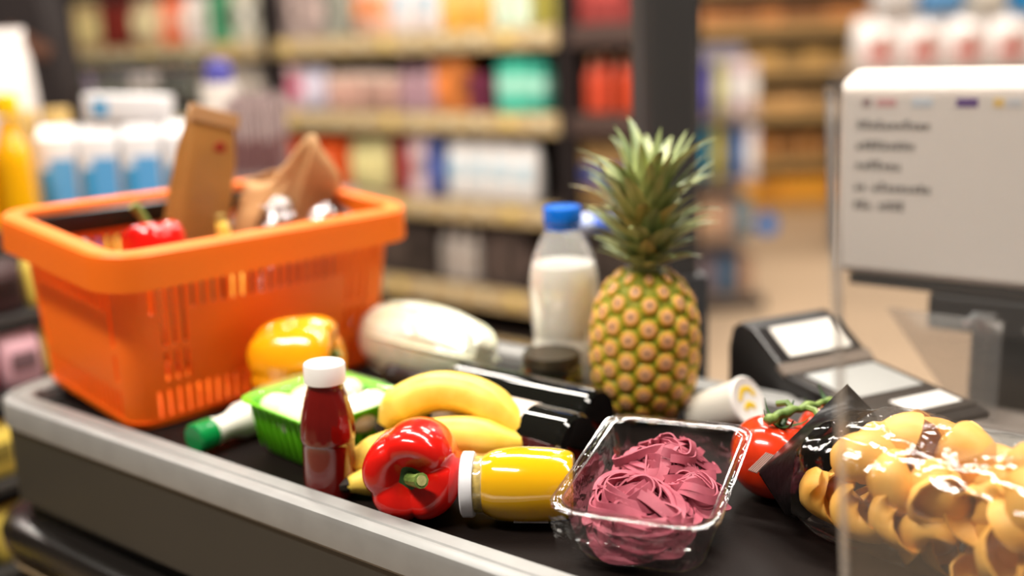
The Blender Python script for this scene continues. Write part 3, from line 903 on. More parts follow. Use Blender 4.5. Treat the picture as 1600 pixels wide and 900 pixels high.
def eye_mat():
    m = mat('pineapple_eye', rgb(200, 140, 60), .5); nt = m.node_tree; b = nt.nodes['Principled BSDF']
    tc = nt.nodes.new('ShaderNodeTexCoord'); ln = nt.nodes.new('ShaderNodeVectorMath'); ln.operation = 'LENGTH'
    mp = nt.nodes.new('ShaderNodeMapping'); mp.inputs['Scale'].default_value = (85, 85, 0)
    nz = nt.nodes.new('ShaderNodeTexNoise'); nz.inputs['Scale'].default_value = 260; nz.inputs['Detail'].default_value = 3
    ad = nt.nodes.new('ShaderNodeMath'); ad.operation = 'MULTIPLY_ADD'; ad.inputs[1].default_value = .34
    sb = nt.nodes.new('ShaderNodeMath'); sb.operation = 'SUBTRACT'; sb.inputs[1].default_value = .17
    r = nt.nodes.new('ShaderNodeValToRGB'); e = r.color_ramp.elements
    e[0].position = .08; e[0].color = rgb(120, 74, 44) + (1,); e[1].position = 1; e[1].color = rgb(112, 136, 18) + (1,)
    for p_, c_ in ((.22, (226, 178, 138)), (.5, (218, 156, 84)), (.72, (206, 158, 44)), (.86, (156, 154, 26))):
        q = e.new(p_); q.color = rgb(*c_) + (1,)
    nt.links.new(tc.outputs['Object'], mp.inputs[0]); nt.links.new(mp.outputs[0], ln.inputs[0]); nt.links.new(tc.outputs['Object'], nz.inputs['Vector'])
    nt.links.new(nz.outputs['Fac'], ad.inputs[0]); nt.links.new(ln.outputs['Value'], ad.inputs[2]); nt.links.new(ad.outputs[0], sb.inputs[0]); nt.links.new(sb.outputs[0], r.inputs[0])
    nt.links.new(r.outputs[0], b.inputs['Base Color']); return m


EYE = eye_mat()
V = []; Fc = []
for rr_, zz in ((.0118, -.0035), (.0110, .0008), (.0085, .0033), (.0050, .0044), (.0018, .0040)):
    for i in range(12):
        a = 2 * PI * i / 12; w = 1 + .10 * math.cos(6 * a); V.append((rr_ * w * math.cos(a), rr_ * w * math.sin(a) * .93, zz))
for j in range(4):
    for i in range(12): a = j * 12 + i; b = j * 12 + (i + 1) % 12; Fc.append((a, b, b + 12, a + 12))
Fc.append(tuple(range(48, 60)))
k = len(V); V += [(-.002, .0, .0052), (.002, .0, .0052), (0, -.0012, .0048), (0, .0065, .0085)]; Fc += [(k, k + 2, k + 3), (k + 2, k + 1, k + 3), (k + 1, k, k + 3)]
eye_me = mesh('eye', V, Fc)
row = 0; z = .010
while z < PH - .003:
    r = prad(z); n = 9
    sx_ = max(.42, min(1.12, 2 * PI * r / 18 / .0200)); sy_ = max(.62, min(1.1, sx_ ** .5 * 1.03))
    sl = (prad(min(PH, z + .002)) - prad(max(0, z - .002))) / .004
    for i in range(n):
        a = 2 * PI * (i + .5 * (row % 2)) / n + row * .012
        nrm = Vector((math.cos(a), math.sin(a), -sl)).normalized()
        up = (Vector((0, 0, 1)) - nrm * nrm.z).normalized(); xx = up.cross(nrm)
        rot = Matrix((xx, up, nrm)).transposed().to_euler()
        relink('eye', eye_me, EYE, parent=pn, loc=(r * .965 * math.cos(a), r * .965 * math.sin(a), z), rot=rot, scale=(sx_ * 1.08, sy_ * 1.12, 1.0))
    z += .0128 * max(.62, min(1, sy_)); row += 1


def leaf_me(L, w, curl, seed):
    rn = random.Random(seed); n = 12; V = []; Fc = []
    for i in range(n):
        t = i / (n - 1); a = curl * t * t
        x = L * (t * math.sin(.12) + .5 * math.sin(a) * t); zz = L * t * math.cos(a * .55)
        wd = w * ((1 - t) ** .62) * (.75 + .5 * min(1, t * 4) * (1 - t)) + .0002
        for q, dd in ((-1, .35), (-.5, .1), (0, 0), (.5, .1), (1, .35)):
            V.append((x - dd * wd * .9, q * wd, zz))
    for i in range(n - 1):
        for q in range(4): a = i * 5 + q; Fc.append((a, a + 1, a + 6, a + 5))
    return mesh('leaf', V, Fc)


LEAFM = [mat('crown_leaf_%d' % i, rgb(*c), .42, var=.22, vscale=30, col2=rgb(*c2), stretch=(1, 3, .3)) for i, (c, c2) in enumerate((((96, 118, 72), (168, 178, 120)), ((112, 130, 76), (196, 200, 140)), ((78, 102, 68), (150, 164, 110)), ((140, 130, 68), (196, 180, 116))))]
lms = [[leaf_me(L, w, c, 3) for c in (.12, .4, .8)] for L, w in ((.048, .012), (.076, .016), (.100, .0175), (.116, .0165))]
rn = random.Random(5)
for i in range(96):
    t = i / 95.0                                # bottom leaves first, splayed; top leaves upright and long
    a = i * 2.39996
    lv = 0 if t < .22 else (1 if t < .5 else (2 if t < .8 else 3))
    me = lms[lv][rn.choice((0, 1, 1, 2))]
    spread = (1.02 - .92 * t ** .75) + rn.uniform(-.1, .12)
    rr_ = .018 * (1 - .7 * t); zz = PH - .006 + .055 * t
    rot = (Matrix.Rotation(a, 3, 'Z') @ Matrix.Rotation(spread, 3, 'Y')).to_euler()
    s = rn.uniform(.85, 1.12)
    o = relink('crown_leaf', me, LEAFM[rn.choice((0, 0, 1, 1, 2, 3 if t < .6 else 1))], parent=pn, loc=(rr_ * math.cos(a), rr_ * math.sin(a), zz), rot=rot, scale=(s, s, s))
MB().tube([(0, 0, PH - .012), (0, 0, PH + .02), (0, 0, PH + .05)], lambda t: .019 - .010 * t, 10).build('crown_core', LEAFM[2], pn)

# ================================================================== WHITE TUB
tb = thing('yogurt_tub', 'white plastic tub with yellow print lying by the far rail', 'tub', BW(.484, 1.035, .9285), aim((.62, -.62, .42)))
MB().lathe([(0, -.05), (.0225, -.05), (.024, -.047), (.0275, .022), (.0275, .0225)], 40).build('cup', paint(232, 228, 216, .35), tb)
MB().lathe([(.0275, .0222), (.0292, .0225), (.0292, .0255), (.0275, .027), (.0255, .0262), (0, .0265)], 44).build('lid', paint(240, 238, 232, .3), tb)
YP = paint(236, 200, 20, .4)
MB().tube(cr([(-.014, .004, .0268), (-.004, .014, .0268), (.009, .012, .0268), (.015, .003, .0268)], 14), .0032, 6, .12, up=(0, 0, 1)).build('yellow_print', YP, tb)
MB().tube(cr([(-.010, -.008, .0268), (-.002, -.003, .0268), (.008, -.009, .0268)], 10), .0035, 6, .12, up=(0, 0, 1)).build('yellow_print', YP, tb)

# ================================================================== PAYMENT TERMINAL
TW = Vector((.89, .456, 0)); ang = math.atan2(.456, .89)
tm = thing('payment_terminal', 'black sloping payment terminal behind the far rail', 'terminal', (.382, 1.218, .846), (0, 0, ang - .06))
BPL = mat('terminal_black', rgb(22, 18, 18), .28)
# profile in local y (toward the viewer is negative), extruded along x
prof = [(.10, 0), (.10, .105), (.092, .132), (.075, .143), (.05, .139), (-.005, .106), (-.012, .097), (-.185, .087), (-.197, .083), (-.197, .0765), (-.04, .0765), (-.04, 0)]
MB().prism([(-.068, y, z) for y, z in prof], (.136, 0, 0)).build('housing', BPL, tm, smooth=False)
bv = tm.children[0].modifiers.new('bev', 'BEVEL'); bv.width = .006; bv.segments = 3; bv.limit_method = 'ANGLE'


def slope_plate(name, y0, z0, y1, z1, x0, x1, m, lift=.0008, th=.002):
    d = Vector((0, y1 - y0, z1 - z0)).normalized(); nrm = Vector((1, 0, 0)).cross(d)
    if nrm.z < 0: nrm = -nrm
    a = [Vector((x0, y0, z0)), Vector((x1, y0, z0)), Vector((x1, y1, z1)), Vector((x0, y1, z1))]
    return MB().prism([p + nrm * (lift - .001) for p in a], nrm * th).build(name, m, tm, smooth=False)


slope_plate('paper_sticker', .047, .1372, .004, .1114, -.046, .050, paint(236, 232, 224, .4))
slope_plate('bezel', -.016, .0968, -.18, .0873, -.064, .064, mat('bezel', rgb(40, 35, 32), .25))
slope_plate('display', -.030, .096, -.112, .0913, -.05, .054, mat('display_grey', rgb(172, 174, 172), .2), .002)
slope_plate('white_sticker', -.135, .0899, -.168, .088, -.02, .055, paint(232, 230, 226, .5), .002)
MB().prism([(-.070, -.003, .108), (-.070, -.016, .0985), (-.070, -.014, .094), (-.070, .0, .102)], (.14, 0, 0)).build('hinge_strip', mat('hinge', rgb(120, 108, 98), .35), tm, smooth=False)

# ================================================================== MONITOR WITH NOTICE, STAND, SCREEN
mo = thing('pos_monitor', 'white back of a till monitor carrying a printed notice', 'monitor', BW(.0, 1.40, 0), (0, 0, ROTB))
# local x = v, y = u
cx0, cx1 = 1.0, 1.28
prof = [(0, 1.016), (0, 1.270), (.012, 1.281), (.055, 1.292), (.10, 1.292), (.10, 1.016)]
MB().prism([(x, .500, z) for x, z in prof], (0, -.62, 0)).build('casing', mat('casing_white', rgb(214, 204, 196), .45), mo, smooth=False)
bv = mo.children[0].modifiers.new('bev', 'BEVEL'); bv.width = .008; bv.segments = 3; bv.limit_method = 'ANGLE'
MB().box((.03, .167, 1.008), (.06, .62, .014)).build('lower_trim', paint(50, 48, 46, .4), mo, smooth=False)
no = MB().box((-.0022, .322, 1.143), (.002, .335, .235)).build('notice_sheet', mat('notice_paper', rgb(222, 216, 210), .55), mo, smooth=False)
# five rows of bold lettering (soft, unreadable), as letter-sized strokes
INK = paint(44, 40, 40, .6); rn = random.Random(11)
for r_i, (z, words) in enumerate(((1.220, (11,)), (1.193, (9,)), (1.166, (7,)), (1.137, (2, 9)), (1.112, (3, 4)))):
    mb = MB(); y = .472
    for wd in words:
        for c in range(wd):
            h = rn.choice((.0085, .0085, .0085, .0125, .011)); w = rn.uniform(.0045, .0065)
            for k in range(2): mb.box((-.0036, y - k * (w - .0016), z + h / 2 - .004), (.0008, .0019, h))
            mb.box((-.0036, y - w / 2, z + rn.choice((-.002, .0015, h - .006))), (.0008, w, .0017)); y -= w + .0032
        y -= .008
    mb.build('lettering', INK, no, smooth=False)
for y, w, c in ((.462, .012, (150, 130, 130)), (.436, .026, (205, 160, 160)), (.39, .026, (196, 206, 216)), (.335, .026, (96, 66, 132)), (.298, .012, (222, 190, 120)), (.28, .016, (200, 202, 206)), (.232, .026, (80, 70, 130))):
    MB().box((-.0036, y, 1.2515), (.0008, w, .011), bev=.0003).build('card_logo', paint(*c, .5), no, smooth=False)
st = thing('monitor_stand', 'dark stand holding the white monitor above the counter', 'stand', BW(.0, 1.40, 0), (0, 0, ROTB))
MB().box((.05, .19, .975), (.10, .36, .05), bev=.006).build('head_bracket', DARK, st, smooth=False)
MB().box((.07, .19, .90), (.08, .26, .12), bev=.01).build('column', mat('stand_black', rgb(34, 32, 31), .4), st, smooth=False)
MB().box((.05, .13, .425), (.16, .38, .84), bev=.01).build('pedestal', mat('pedestal_grey', rgb(74, 70, 68), .5), st, smooth=False)

sc = thing('clear_screen', 'upright clear acrylic guard in front of the pasta bag', 'screen', BW(0, 0, 0), (0, 0, ROTB))
ACR = film('acrylic', (.965, .96, .955), .03, .4, .02, milky=.02)
MB().prism([(.603, .2205, 1.308), (.603, .1945, .9215), (.603, -.55, .9215), (.603, -.55, 1.308)], (.006, 0, 0)).build('pane', ACR, sc, smooth=False)
MB().prism([(.6029, .2235, 1.308), (.6029, .1975, .9215), (.6029, .1945, .9215), (.6029, .2205, 1.308)], (.0062, 0, 0)).build('polished_edge', film('acrylic_edge', (.80, .79, .78), .12, .6, .2, milky=.3), sc, smooth=False)
MB().box((.606, -.4, .9215), (.02, .1, .003)).build('foot', paint(170, 168, 165, .3), sc, smooth=False)

# clear folded brochure holder below the monitor with its bolt
bh = thing('acrylic_bracket', 'clear acrylic bracket with a bolt below the white monitor', 'bracket', BW(0, 1.325, 0), (0, 0, ROTB))
GLX = film('acrylic_thick', (.9, .88, .86), .06, .6, .08, milky=.1)
MB().prism([(0, .40, .99), (0, .30, .86), (0, .26, .86), (0, .26, .99)], (.006, 0, 0)).build('gusset', GLX, bh, smooth=False)
MB().box((.02, .285, .915), (.04, .02, .15)).build('upright', GLX, bh, smooth=False)
MB().tube([(.04, .30, .985), (-.004, .30, .985), (-.006, .30, .985)], .005, 10).build('bolt', mat('bolt_steel', rgb(205, 210, 212), .25, metal=.8), bh)
MB().tube([(.01, .235, .985), (.01, .175, .885)], .005, 8).build('strut', GLX, bh)
MB().box((.02, .2, .8525), (.08, .3, .015), bev=.003).build('foot', mat('bracket_foot', rgb(120, 112, 106), .4), bh, smooth=False)

# ================================================================== THINGS IN THE BASKET
KRAFT = mat('kraft_paper', rgb(190, 142, 92), .55, var=.1, vscale=10, col2=rgb(204, 158, 108), bump=.8, bscale=22)
BRK = mat('brown_packet', rgb(150, 104, 52), .28, var=.14, vscale=9, bump=.2, bscale=12)
tp = thing('paper_packet', 'tall glossy brown packet with a red seal leaning in the basket', 'packet', BL(.048, -.03, .014), (BM @ Euler((.04, -.27, .12)).to_matrix()).to_euler())
hp = .355
rr = [[(x, y, z) for x, y in roundrect(a, b, r, 4)] for a, b, r, z in ((.030, .018, .012, 0), (.034, .021, .012, .06), (.035, .021, .012, .2), (.033, .018, .010, .29), (.031, .008, .006, .325), (.030, .002, .0018, hp))]
rr = [[(x * 1.3, y, z) for x, y, z in r] for r in rr]
loft(MB(), rr, True, True).build('packet_body', BRK, tp, sharp=0)
MB().box((0, .007, hp - .012), (.082, .004, .02)).build('folded_top', mat('packet_fold', rgb(186, 146, 100), .22), tp, smooth=False)
MB().tube([(-.008, .0155, .302), (-.008, .0175, .3015)], .009, 16).build('red_seal', paint(150, 30, 24, .4), tp)

pb = thing('kraft_paper_bag', 'crumpled open kraft paper bag in the basket', 'paper bag', BL(-.078, -.055, .022), (BM @ Euler((-.24, -.30, .30)).to_matrix()).to_euler())
V = []; Fc = []; nl, na = 16, 40
for j in range(nl):
    t = j / (nl - 1)
    for i in range(na):
        th = 2 * PI * i / na; ca, sa = math.cos(th), math.sin(th)
        hx_ = .062 + .01 * t; hy_ = .052 * (1 - .35 * t)
        x = math.copysign(abs(ca) ** .45, ca) * hx_; y = math.copysign(abs(sa) ** .45, sa) * hy_
        top = .225 + .10 * max(0, math.cos(th - 1.1)) ** 3 + .06 * max(0, math.cos(th + 2.1)) ** 4
        w = .030 * noise.noise(Vector((ca * 2, sa * 2, t * 3.5))) + .014 * noise.noise(Vector((ca * 5, sa * 5, t * 8 + 4)))
        V.append((x * (1 + w * 8 * t), y * (1 + w * 10 * t), top * t))
for j in range(nl - 1):
    for i in range(na): a = j * na + i; b = j * na + (i + 1) % na; Fc.append((a, b, b + na, a + na))
Fc.append(tuple(reversed(range(na))))
o = MB().add(V, Fc).build('paper', KRAFT, pb, sharp=30)
so = o.modifiers.new('solid', 'SOLIDIFY'); so.thickness = .0012; pb.scale = (1.1, 1.1, .97)

lo = thing('wrapped_loaf', 'dark brown loaf in shiny clear wrap between packet and paper bag', 'bread', BL(-.045, .055, .122), (BM @ Euler((0, 1.15, .5)).to_matrix()).to_euler())
V = []; Fc = []; nt, ns = 20, 26
for j in range(nt + 1):
    a = PI * j / nt
    for i in range(ns):
        th = 2 * PI * i / ns; r = math.sin(a) ** .5
        w = 1 + .08 * noise.noise(Vector((j * .3, math.cos(th), math.sin(th))))
        V.append((-.118 * math.cos(a), .034 * r * math.cos(th) * w, .03 * r * math.sin(th) * w))
for j in range(nt):
    for i in range(ns): a = j * ns + i; b = j * ns + (i + 1) % ns; Fc.append((a, b, b + ns, a + ns))
MB().add(V, Fc).build('crust', mat('crust_brown', rgb(92, 58, 34), .6, var=.2, vscale=40), lo, sharp=0)
V2 = [Vector(v) * (1.08 + .05 * noise.noise(Vector(v) * 60)) for v in V]
MB().add(V2, Fc).build('clear_wrap', film('loaf_wrap', (.98, .96, .94), .08, .6, .12, .8, 50), lo, sharp=0)
yb = thing('banana', 'short yellow banana end sticking up beside the brown packet in the basket', 'banana', BL(.012, .062, .156))
MB().tube(cr([(.02, -.03, -.13), (.016, -.02, -.07), (.012, -.01, -.02), (.004, 0, .015), (-.004, .004, .045), (-.006, 0, .068)], 14), lambda t: .013 * (1 - .5 * t ** 3), 10).build('peel', BAN, yb, sharp=0)
MB().tube([(-.006, 0, .067), (-.006, -.001, .076)], .006, 8).build('tip', MATS['banana_stalk'], yb)
sw = thing('cling_packet', 'shiny clear crinkled packet at the near rim of the basket', 'packet', BL(-.095, .098, .125), (BM @ Euler((.12, 1.35, .3)).to_matrix()).to_euler())
V2 = [Vector((v[0] * .95, v[1] * .8, v[2] * .9)) * (1 + .12 * noise.noise(Vector(v) * 50)) for v in V]
MB().add(V2, Fc).build('wrap', film('packet_wrap', (.95, .94, .94), .12, .7, .25, .9, 45), sw, sharp=0)
MB().add([v * .86 for v in V2], Fc).build('filling', paint(70, 50, 40, .5), sw, sharp=0)

# ================================================================== BACKGROUND: PRODUCT KINDS
def unit_box():
    return MB().box((0, 0, .5), (1, 1, 1), bev=.03).me('carton')
def unit_band():
    return MB().box((0, 0, .5), (1.012, 1.012, .3), bev=.01).me('label_band')
def unit_bottle():
    return MB().lathe([(0, 0)] + smoothprof([(.42, 0), (.48, .02), (.5, .08), (.5, .55), (.46, .66), (.3, .76), (.2, .82), (.19, .88)], 18) + [(0, .88)], 18).me('bottle')
def unit_cap():
    return MB().lathe([(0, .87), (.23, .87), (.24, .885), (.24, .985), (.22, 1), (0, 1)], 16).me('cap')
def unit_jar():
    return MB().lathe([(0, 0), (.44, 0), (.5, .05), (.5, .74), (.42, .82), (0, .82)], 18).me('jar')
def unit_lid():
    return MB().lathe([(0, .8), (.46, .8), (.47, .83), (.47, .97), (.44, 1), (0, 1)], 18).me('lid')
def unit_bag():
    V = []; Fc = []; n = 16
    R = ((.30, .44, .0), (.42, .49, .06), (.48, .5, .3), (.46, .5, .62), (.3, .49, .85), (.06, .48, .94), (.04, .5, 1.0))
    for a, b, z in R:
        for i in range(n):
            t = 2 * PI * i / n; c, s_ = math.cos(t), math.sin(t)
            V.append((math.copysign(abs(c) ** .6, c) * a, math.copysign(abs(s_) ** .5, s_) * b, z))
    for j in range(len(R) - 1):
        for i in range(n): p = j * n + i; q = j * n + (i + 1) % n; Fc.append((p, q, q + n, p + n))
    Fc += [tuple(reversed(range(n))), tuple(range((len(R) - 1) * n, len(R) * n))]
    return MB().add(V, Fc).me('pouch')
def unit_patch():
    return MB().box((-.485, 0, .5), (.06, .62, .34), bev=.02).me('print_panel')
UM = dict(box=unit_box(), band=unit_band(), bottle=unit_bottle(), cap=unit_cap(), jar=unit_jar(), lid=unit_lid(), bag=unit_bag(), patch=unit_patch())


ORD = ['first', 'second', 'third', 'fourth', 'fifth', 'sixth', 'seventh', 'eighth', 'ninth', 'tenth', 'eleventh', 'twelfth', 'thirteenth', 'fourteenth', 'fifteenth']


def tone(c, k): return tuple(max(0, min(255, int(x * k))) for x in c)


def product(kind, loc, dims, col, col2, label, cat, group, rz=ROTB, name=None):
    """dims: depth (local x), width (local y), height"""
    nm = name or {'box': 'carton_box', 'bottle': 'plastic_bottle', 'jar': 'product_jar', 'bag': 'product_pouch'}[kind]
    t = thing(nm, label, cat, loc, (0, 0, rz), group)
    m1, m2 = paint(*col, .4), paint(*col2, .4)
    if kind == 'box': relink('carton', UM['box'], m1, parent=t, scale=dims); relink('label_band', UM['band'], m2, parent=t, scale=dims)
    elif kind == 'bottle': relink('bottle_body', UM['bottle'], m1, parent=t, scale=dims); relink('cap', UM['cap'], m2, parent=t, scale=dims)
    elif kind == 'jar': relink('jar_body', UM['jar'], m1, parent=t, scale=dims); relink('lid', UM['lid'], m2, parent=t, scale=dims)
    else: relink('pouch', UM['bag'], m1, parent=t, scale=dims); relink('print_panel', UM['patch'], m2, parent=t, scale=dims)
    return t


# ================================================================== GONDOLA SHELVING (middle of the picture)
ZS = {'A': 1.424, 'B': 1.092, 'C': .725, 'D': .353, 'E': .13}
RAILC = mat('price_rail', rgb(188, 164, 122), .5, var=.06, vscale=6)
BACKP = paint(24, 13, 13, .8); SHELFM = paint(60, 47, 41, .6)
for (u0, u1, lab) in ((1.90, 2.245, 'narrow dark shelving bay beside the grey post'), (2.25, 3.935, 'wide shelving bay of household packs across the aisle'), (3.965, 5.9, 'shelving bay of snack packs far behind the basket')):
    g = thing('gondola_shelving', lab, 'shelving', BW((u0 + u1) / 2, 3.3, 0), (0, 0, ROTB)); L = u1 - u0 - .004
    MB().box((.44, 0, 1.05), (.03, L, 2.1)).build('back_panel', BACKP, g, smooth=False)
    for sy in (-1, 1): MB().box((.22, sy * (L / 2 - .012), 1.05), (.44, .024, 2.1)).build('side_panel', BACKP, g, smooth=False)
    for k, z in ZS.items():
        ln = L - .05
        MB().box((.22, 0, z - .014), (.41, ln, .028)).build('shelf_board', SHELFM, g, smooth=False)
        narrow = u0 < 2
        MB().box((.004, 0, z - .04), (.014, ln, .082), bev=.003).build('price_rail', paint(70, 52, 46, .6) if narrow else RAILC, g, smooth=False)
        if not narrow:
            n = int(ln / .16); tg = UM.setdefault('tag', MB().box((0, 0, 0), (.004, .06, .045)).me('price_tag'))
            for i in range(n):
                relink('price_tag', tg, paint(*((206, 190, 156) if (i * 7 + len(k)) % 4 else (226, 196, 110)), .5), parent=g, loc=(-.0055, -ln / 2 + .08 + i * (ln - .16) / max(1, n - 1), z - .04))
    MB().box((.24, 0, .05), (.38, L - .05, .1)).build('kick_plate', paint(36, 32, 30, .6), g, smooth=False)

RUNS = [
    ('A', 5.416, 5.677, 'box', 'cream', (222, 196, 140)),
    ('A', 5.138, 5.416, 'box', 'dark red', (120, 40, 32)),
    ('A', 4.863, 5.138, 'bag', 'beige', (216, 190, 150)),
    ('A', 4.653, 4.863, 'bag', 'orange red', (232, 112, 70)),
    ('A', 4.452, 4.653, 'bag', 'off white', (226, 214, 206)),
    ('A', 4.249, 4.452, 'box', 'green', (80, 150, 110)),
    ('A', 4.055, 4.249, 'box', 'pale', (214, 208, 190)),
    ('A', 3.598, 3.90, 'box', 'grey pink', (172, 152, 146)),
    ('A', 3.448, 3.598, 'box', 'sage grey', (150, 150, 138)),
    ('A', 3.187, 3.432, 'bag', 'peach', (236, 186, 160)),
    ('A', 2.9, 3.187, 'bag', 'white', (240, 226, 222)),
    ('A', 2.644, 2.893, 'box', 'amber', (222, 166, 72)),
    ('A', 2.442, 2.627, 'bottle', 'mint', (214, 228, 206)),
    ('A', 2.301, 2.436, 'bottle', 'olive', (168, 158, 72)),
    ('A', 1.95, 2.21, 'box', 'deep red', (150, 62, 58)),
    ('B', 5.357, 5.754, 'bag', 'lilac', (180, 160, 190)),
    ('B', 5.048, 5.357, 'box', 'navy', (70, 66, 120)),
    ('B', 4.703, 5.048, 'bag', 'pink', (214, 170, 170)),
    ('B', 4.083, 4.703, 'box', 'grey', (170, 160, 150)),
    ('B', 3.803, 3.90, 'box', 'magenta banded', (236, 200, 204)),
    ('B', 3.634, 3.803, 'bag', 'lavender', (216, 208, 228)),
    ('B', 3.184, 3.617, 'jar', 'brown pink', (190, 150, 136)),
    ('B', 2.952, 3.169, 'bottle', 'mauve', (176, 140, 150)),
    ('B', 2.764, 2.944, 'box', 'orange brown', (190, 112, 56)),
    ('B', 2.638, 2.757, 'box', 'plum', (116, 46, 72)),
    ('B', 2.375, 2.618, 'box', 'teal', (70, 186, 160)),
    ('B', 2.09, 2.20, 'bottle', 'red orange', (206, 80, 52)),
    ('B', 1.955, 2.06, 'bottle', 'scarlet', (206, 76, 44)),
    ('C', 3.253, 3.51, 'bag', 'yellow green', (206, 196, 140)),
    ('C', 3.127, 3.245, 'box', 'crimson', (140, 40, 40)),
    ('C', 3.013, 3.12, 'box', 'pale pink', (226, 200, 204)),
    ('C', 2.916, 3.005, 'box', 'blue', (72, 88, 150)),
    ('C', 2.423, 2.901, 'bag', 'white', (234, 230, 228)),
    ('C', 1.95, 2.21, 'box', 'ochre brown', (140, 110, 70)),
    ('D', 3.0, 3.532, 'box', 'charcoal', (64, 54, 50)),
    ('D', 2.759, 2.981, 'bottle', 'grey white', (168, 158, 150)),
    ('D', 2.484, 2.741, 'box', 'dark brown', (74, 62, 58)),
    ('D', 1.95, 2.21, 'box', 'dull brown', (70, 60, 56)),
]
SHN = {'A': 'top', 'B': 'second', 'C': 'third', 'D': 'lowest'}
NOUN = {'box': 'cartons', 'bottle': 'bottles', 'jar': 'jars', 'bag': 'packs'}
rn = random.Random(4)
B2 = {'magenta banded': (214, 40, 110), 'white': (170, 200, 216), 'brown pink': (226, 200, 184), 'teal': (170, 226, 206), 'red orange': (230, 190, 160), 'scarlet': (230, 190, 160), 'ochre brown': (70, 80, 140), 'mint': (120, 200, 170), 'peach': (226, 130, 60), 'amber': (236, 190, 110), 'orange red': (236, 190, 160)}
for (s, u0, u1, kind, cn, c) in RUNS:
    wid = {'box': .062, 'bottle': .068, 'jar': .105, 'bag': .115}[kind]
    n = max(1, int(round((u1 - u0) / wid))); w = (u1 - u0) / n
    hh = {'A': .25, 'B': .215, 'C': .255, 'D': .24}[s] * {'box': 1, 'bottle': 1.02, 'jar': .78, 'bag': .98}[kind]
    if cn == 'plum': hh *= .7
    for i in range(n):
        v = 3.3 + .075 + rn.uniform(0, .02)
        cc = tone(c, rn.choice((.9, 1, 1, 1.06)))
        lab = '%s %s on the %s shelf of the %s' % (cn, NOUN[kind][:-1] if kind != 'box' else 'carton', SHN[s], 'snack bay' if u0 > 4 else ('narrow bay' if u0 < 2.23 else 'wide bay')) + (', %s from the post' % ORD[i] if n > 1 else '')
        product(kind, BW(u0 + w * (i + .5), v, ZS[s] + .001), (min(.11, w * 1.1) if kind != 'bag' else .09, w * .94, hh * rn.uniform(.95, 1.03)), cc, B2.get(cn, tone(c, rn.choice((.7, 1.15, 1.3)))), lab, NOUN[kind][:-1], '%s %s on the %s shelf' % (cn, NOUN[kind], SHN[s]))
ct = thing('storage_crate', 'orange-red crate on the third shelf behind the paper bag', 'crate', BW(3.715, 3.42, ZS['C'] + .001), (0, 0, ROTB))
rr = [[(x, y, z) for x, y in roundrect(a, b, .02, 3)] for a, b, z in ((.09, .16, 0), (.10, .175, .2), (.11, .185, .205), (.11, .185, .225), (.098, .172, .225), (.085, .155, .01))]
loft(MB(), rr, True, True).build('crate_shell', paint(226, 88, 34, .4), ct)
MB().box((-.1, 0, .11), (.01, .2, .08)).build('price_card', paint(200, 170, 140, .5), ct, smooth=False)

# ================================================================== FAR SHELVING (right, behind the sign)
fs = thing('gondola_shelving', 'far brown shelving unit at the back of the store', 'shelving', (2.25, 8.15, 0)); 
MB().box((0, .45, 1.1), (2.9, .05, 2.2)).build('back_panel', paint(30, 20, 18, .8), fs, smooth=False)
FZ = (.06, .42, .80, 1.14, 1.46, 1.78)
for z in FZ:
    MB().box((0, .22, z - .015), (2.9, .44, .03)).build('shelf_board', paint(96, 70, 46, .6), fs, smooth=False)
    MB().box((0, -.006, z - .03), (2.9, .012, .07)).build('price_rail', paint(196, 156, 100, .5), fs, smooth=False)
for sx in (-1, 1): MB().box((sx * 1.46, .22, 1.1), (.03, .46, 2.2)).build('side_panel', paint(44, 32, 28, .7), fs, smooth=False)
pal = {0: ((226, 150, 50), 'amber'), 1: ((190, 130, 70), 'tan'), 2: ((190, 146, 92), 'sand'), 3: ((178, 138, 78), 'golden brown'), 4: ((170, 110, 60), 'rust')}
for k, z in enumerate(FZ[:5]):
    c, nmc = pal[k]; n = 15; h = (.21, .17, .13, .13, .14)[k]
    for i in range(n):
        w = 2.6 / n; cc = tone(c, rn.uniform(.75, 1.12))
        if k == 0 and i < 5: cc = tone((150, 100, 80), rn.uniform(.7, 1.2))
        product('box' if k != 1 else 'jar', (2.25 - 1.3 + w * (i + .5), 8.15 + .1, z + .001), (w * .9, .14, h), cc, tone(cc, 1.2), nmc + ' packet on the far brown shelving unit, %s from the aisle' % ORD[i], 'packet', nmc + ' packets on the far shelving', 0, 'shelf_packet')

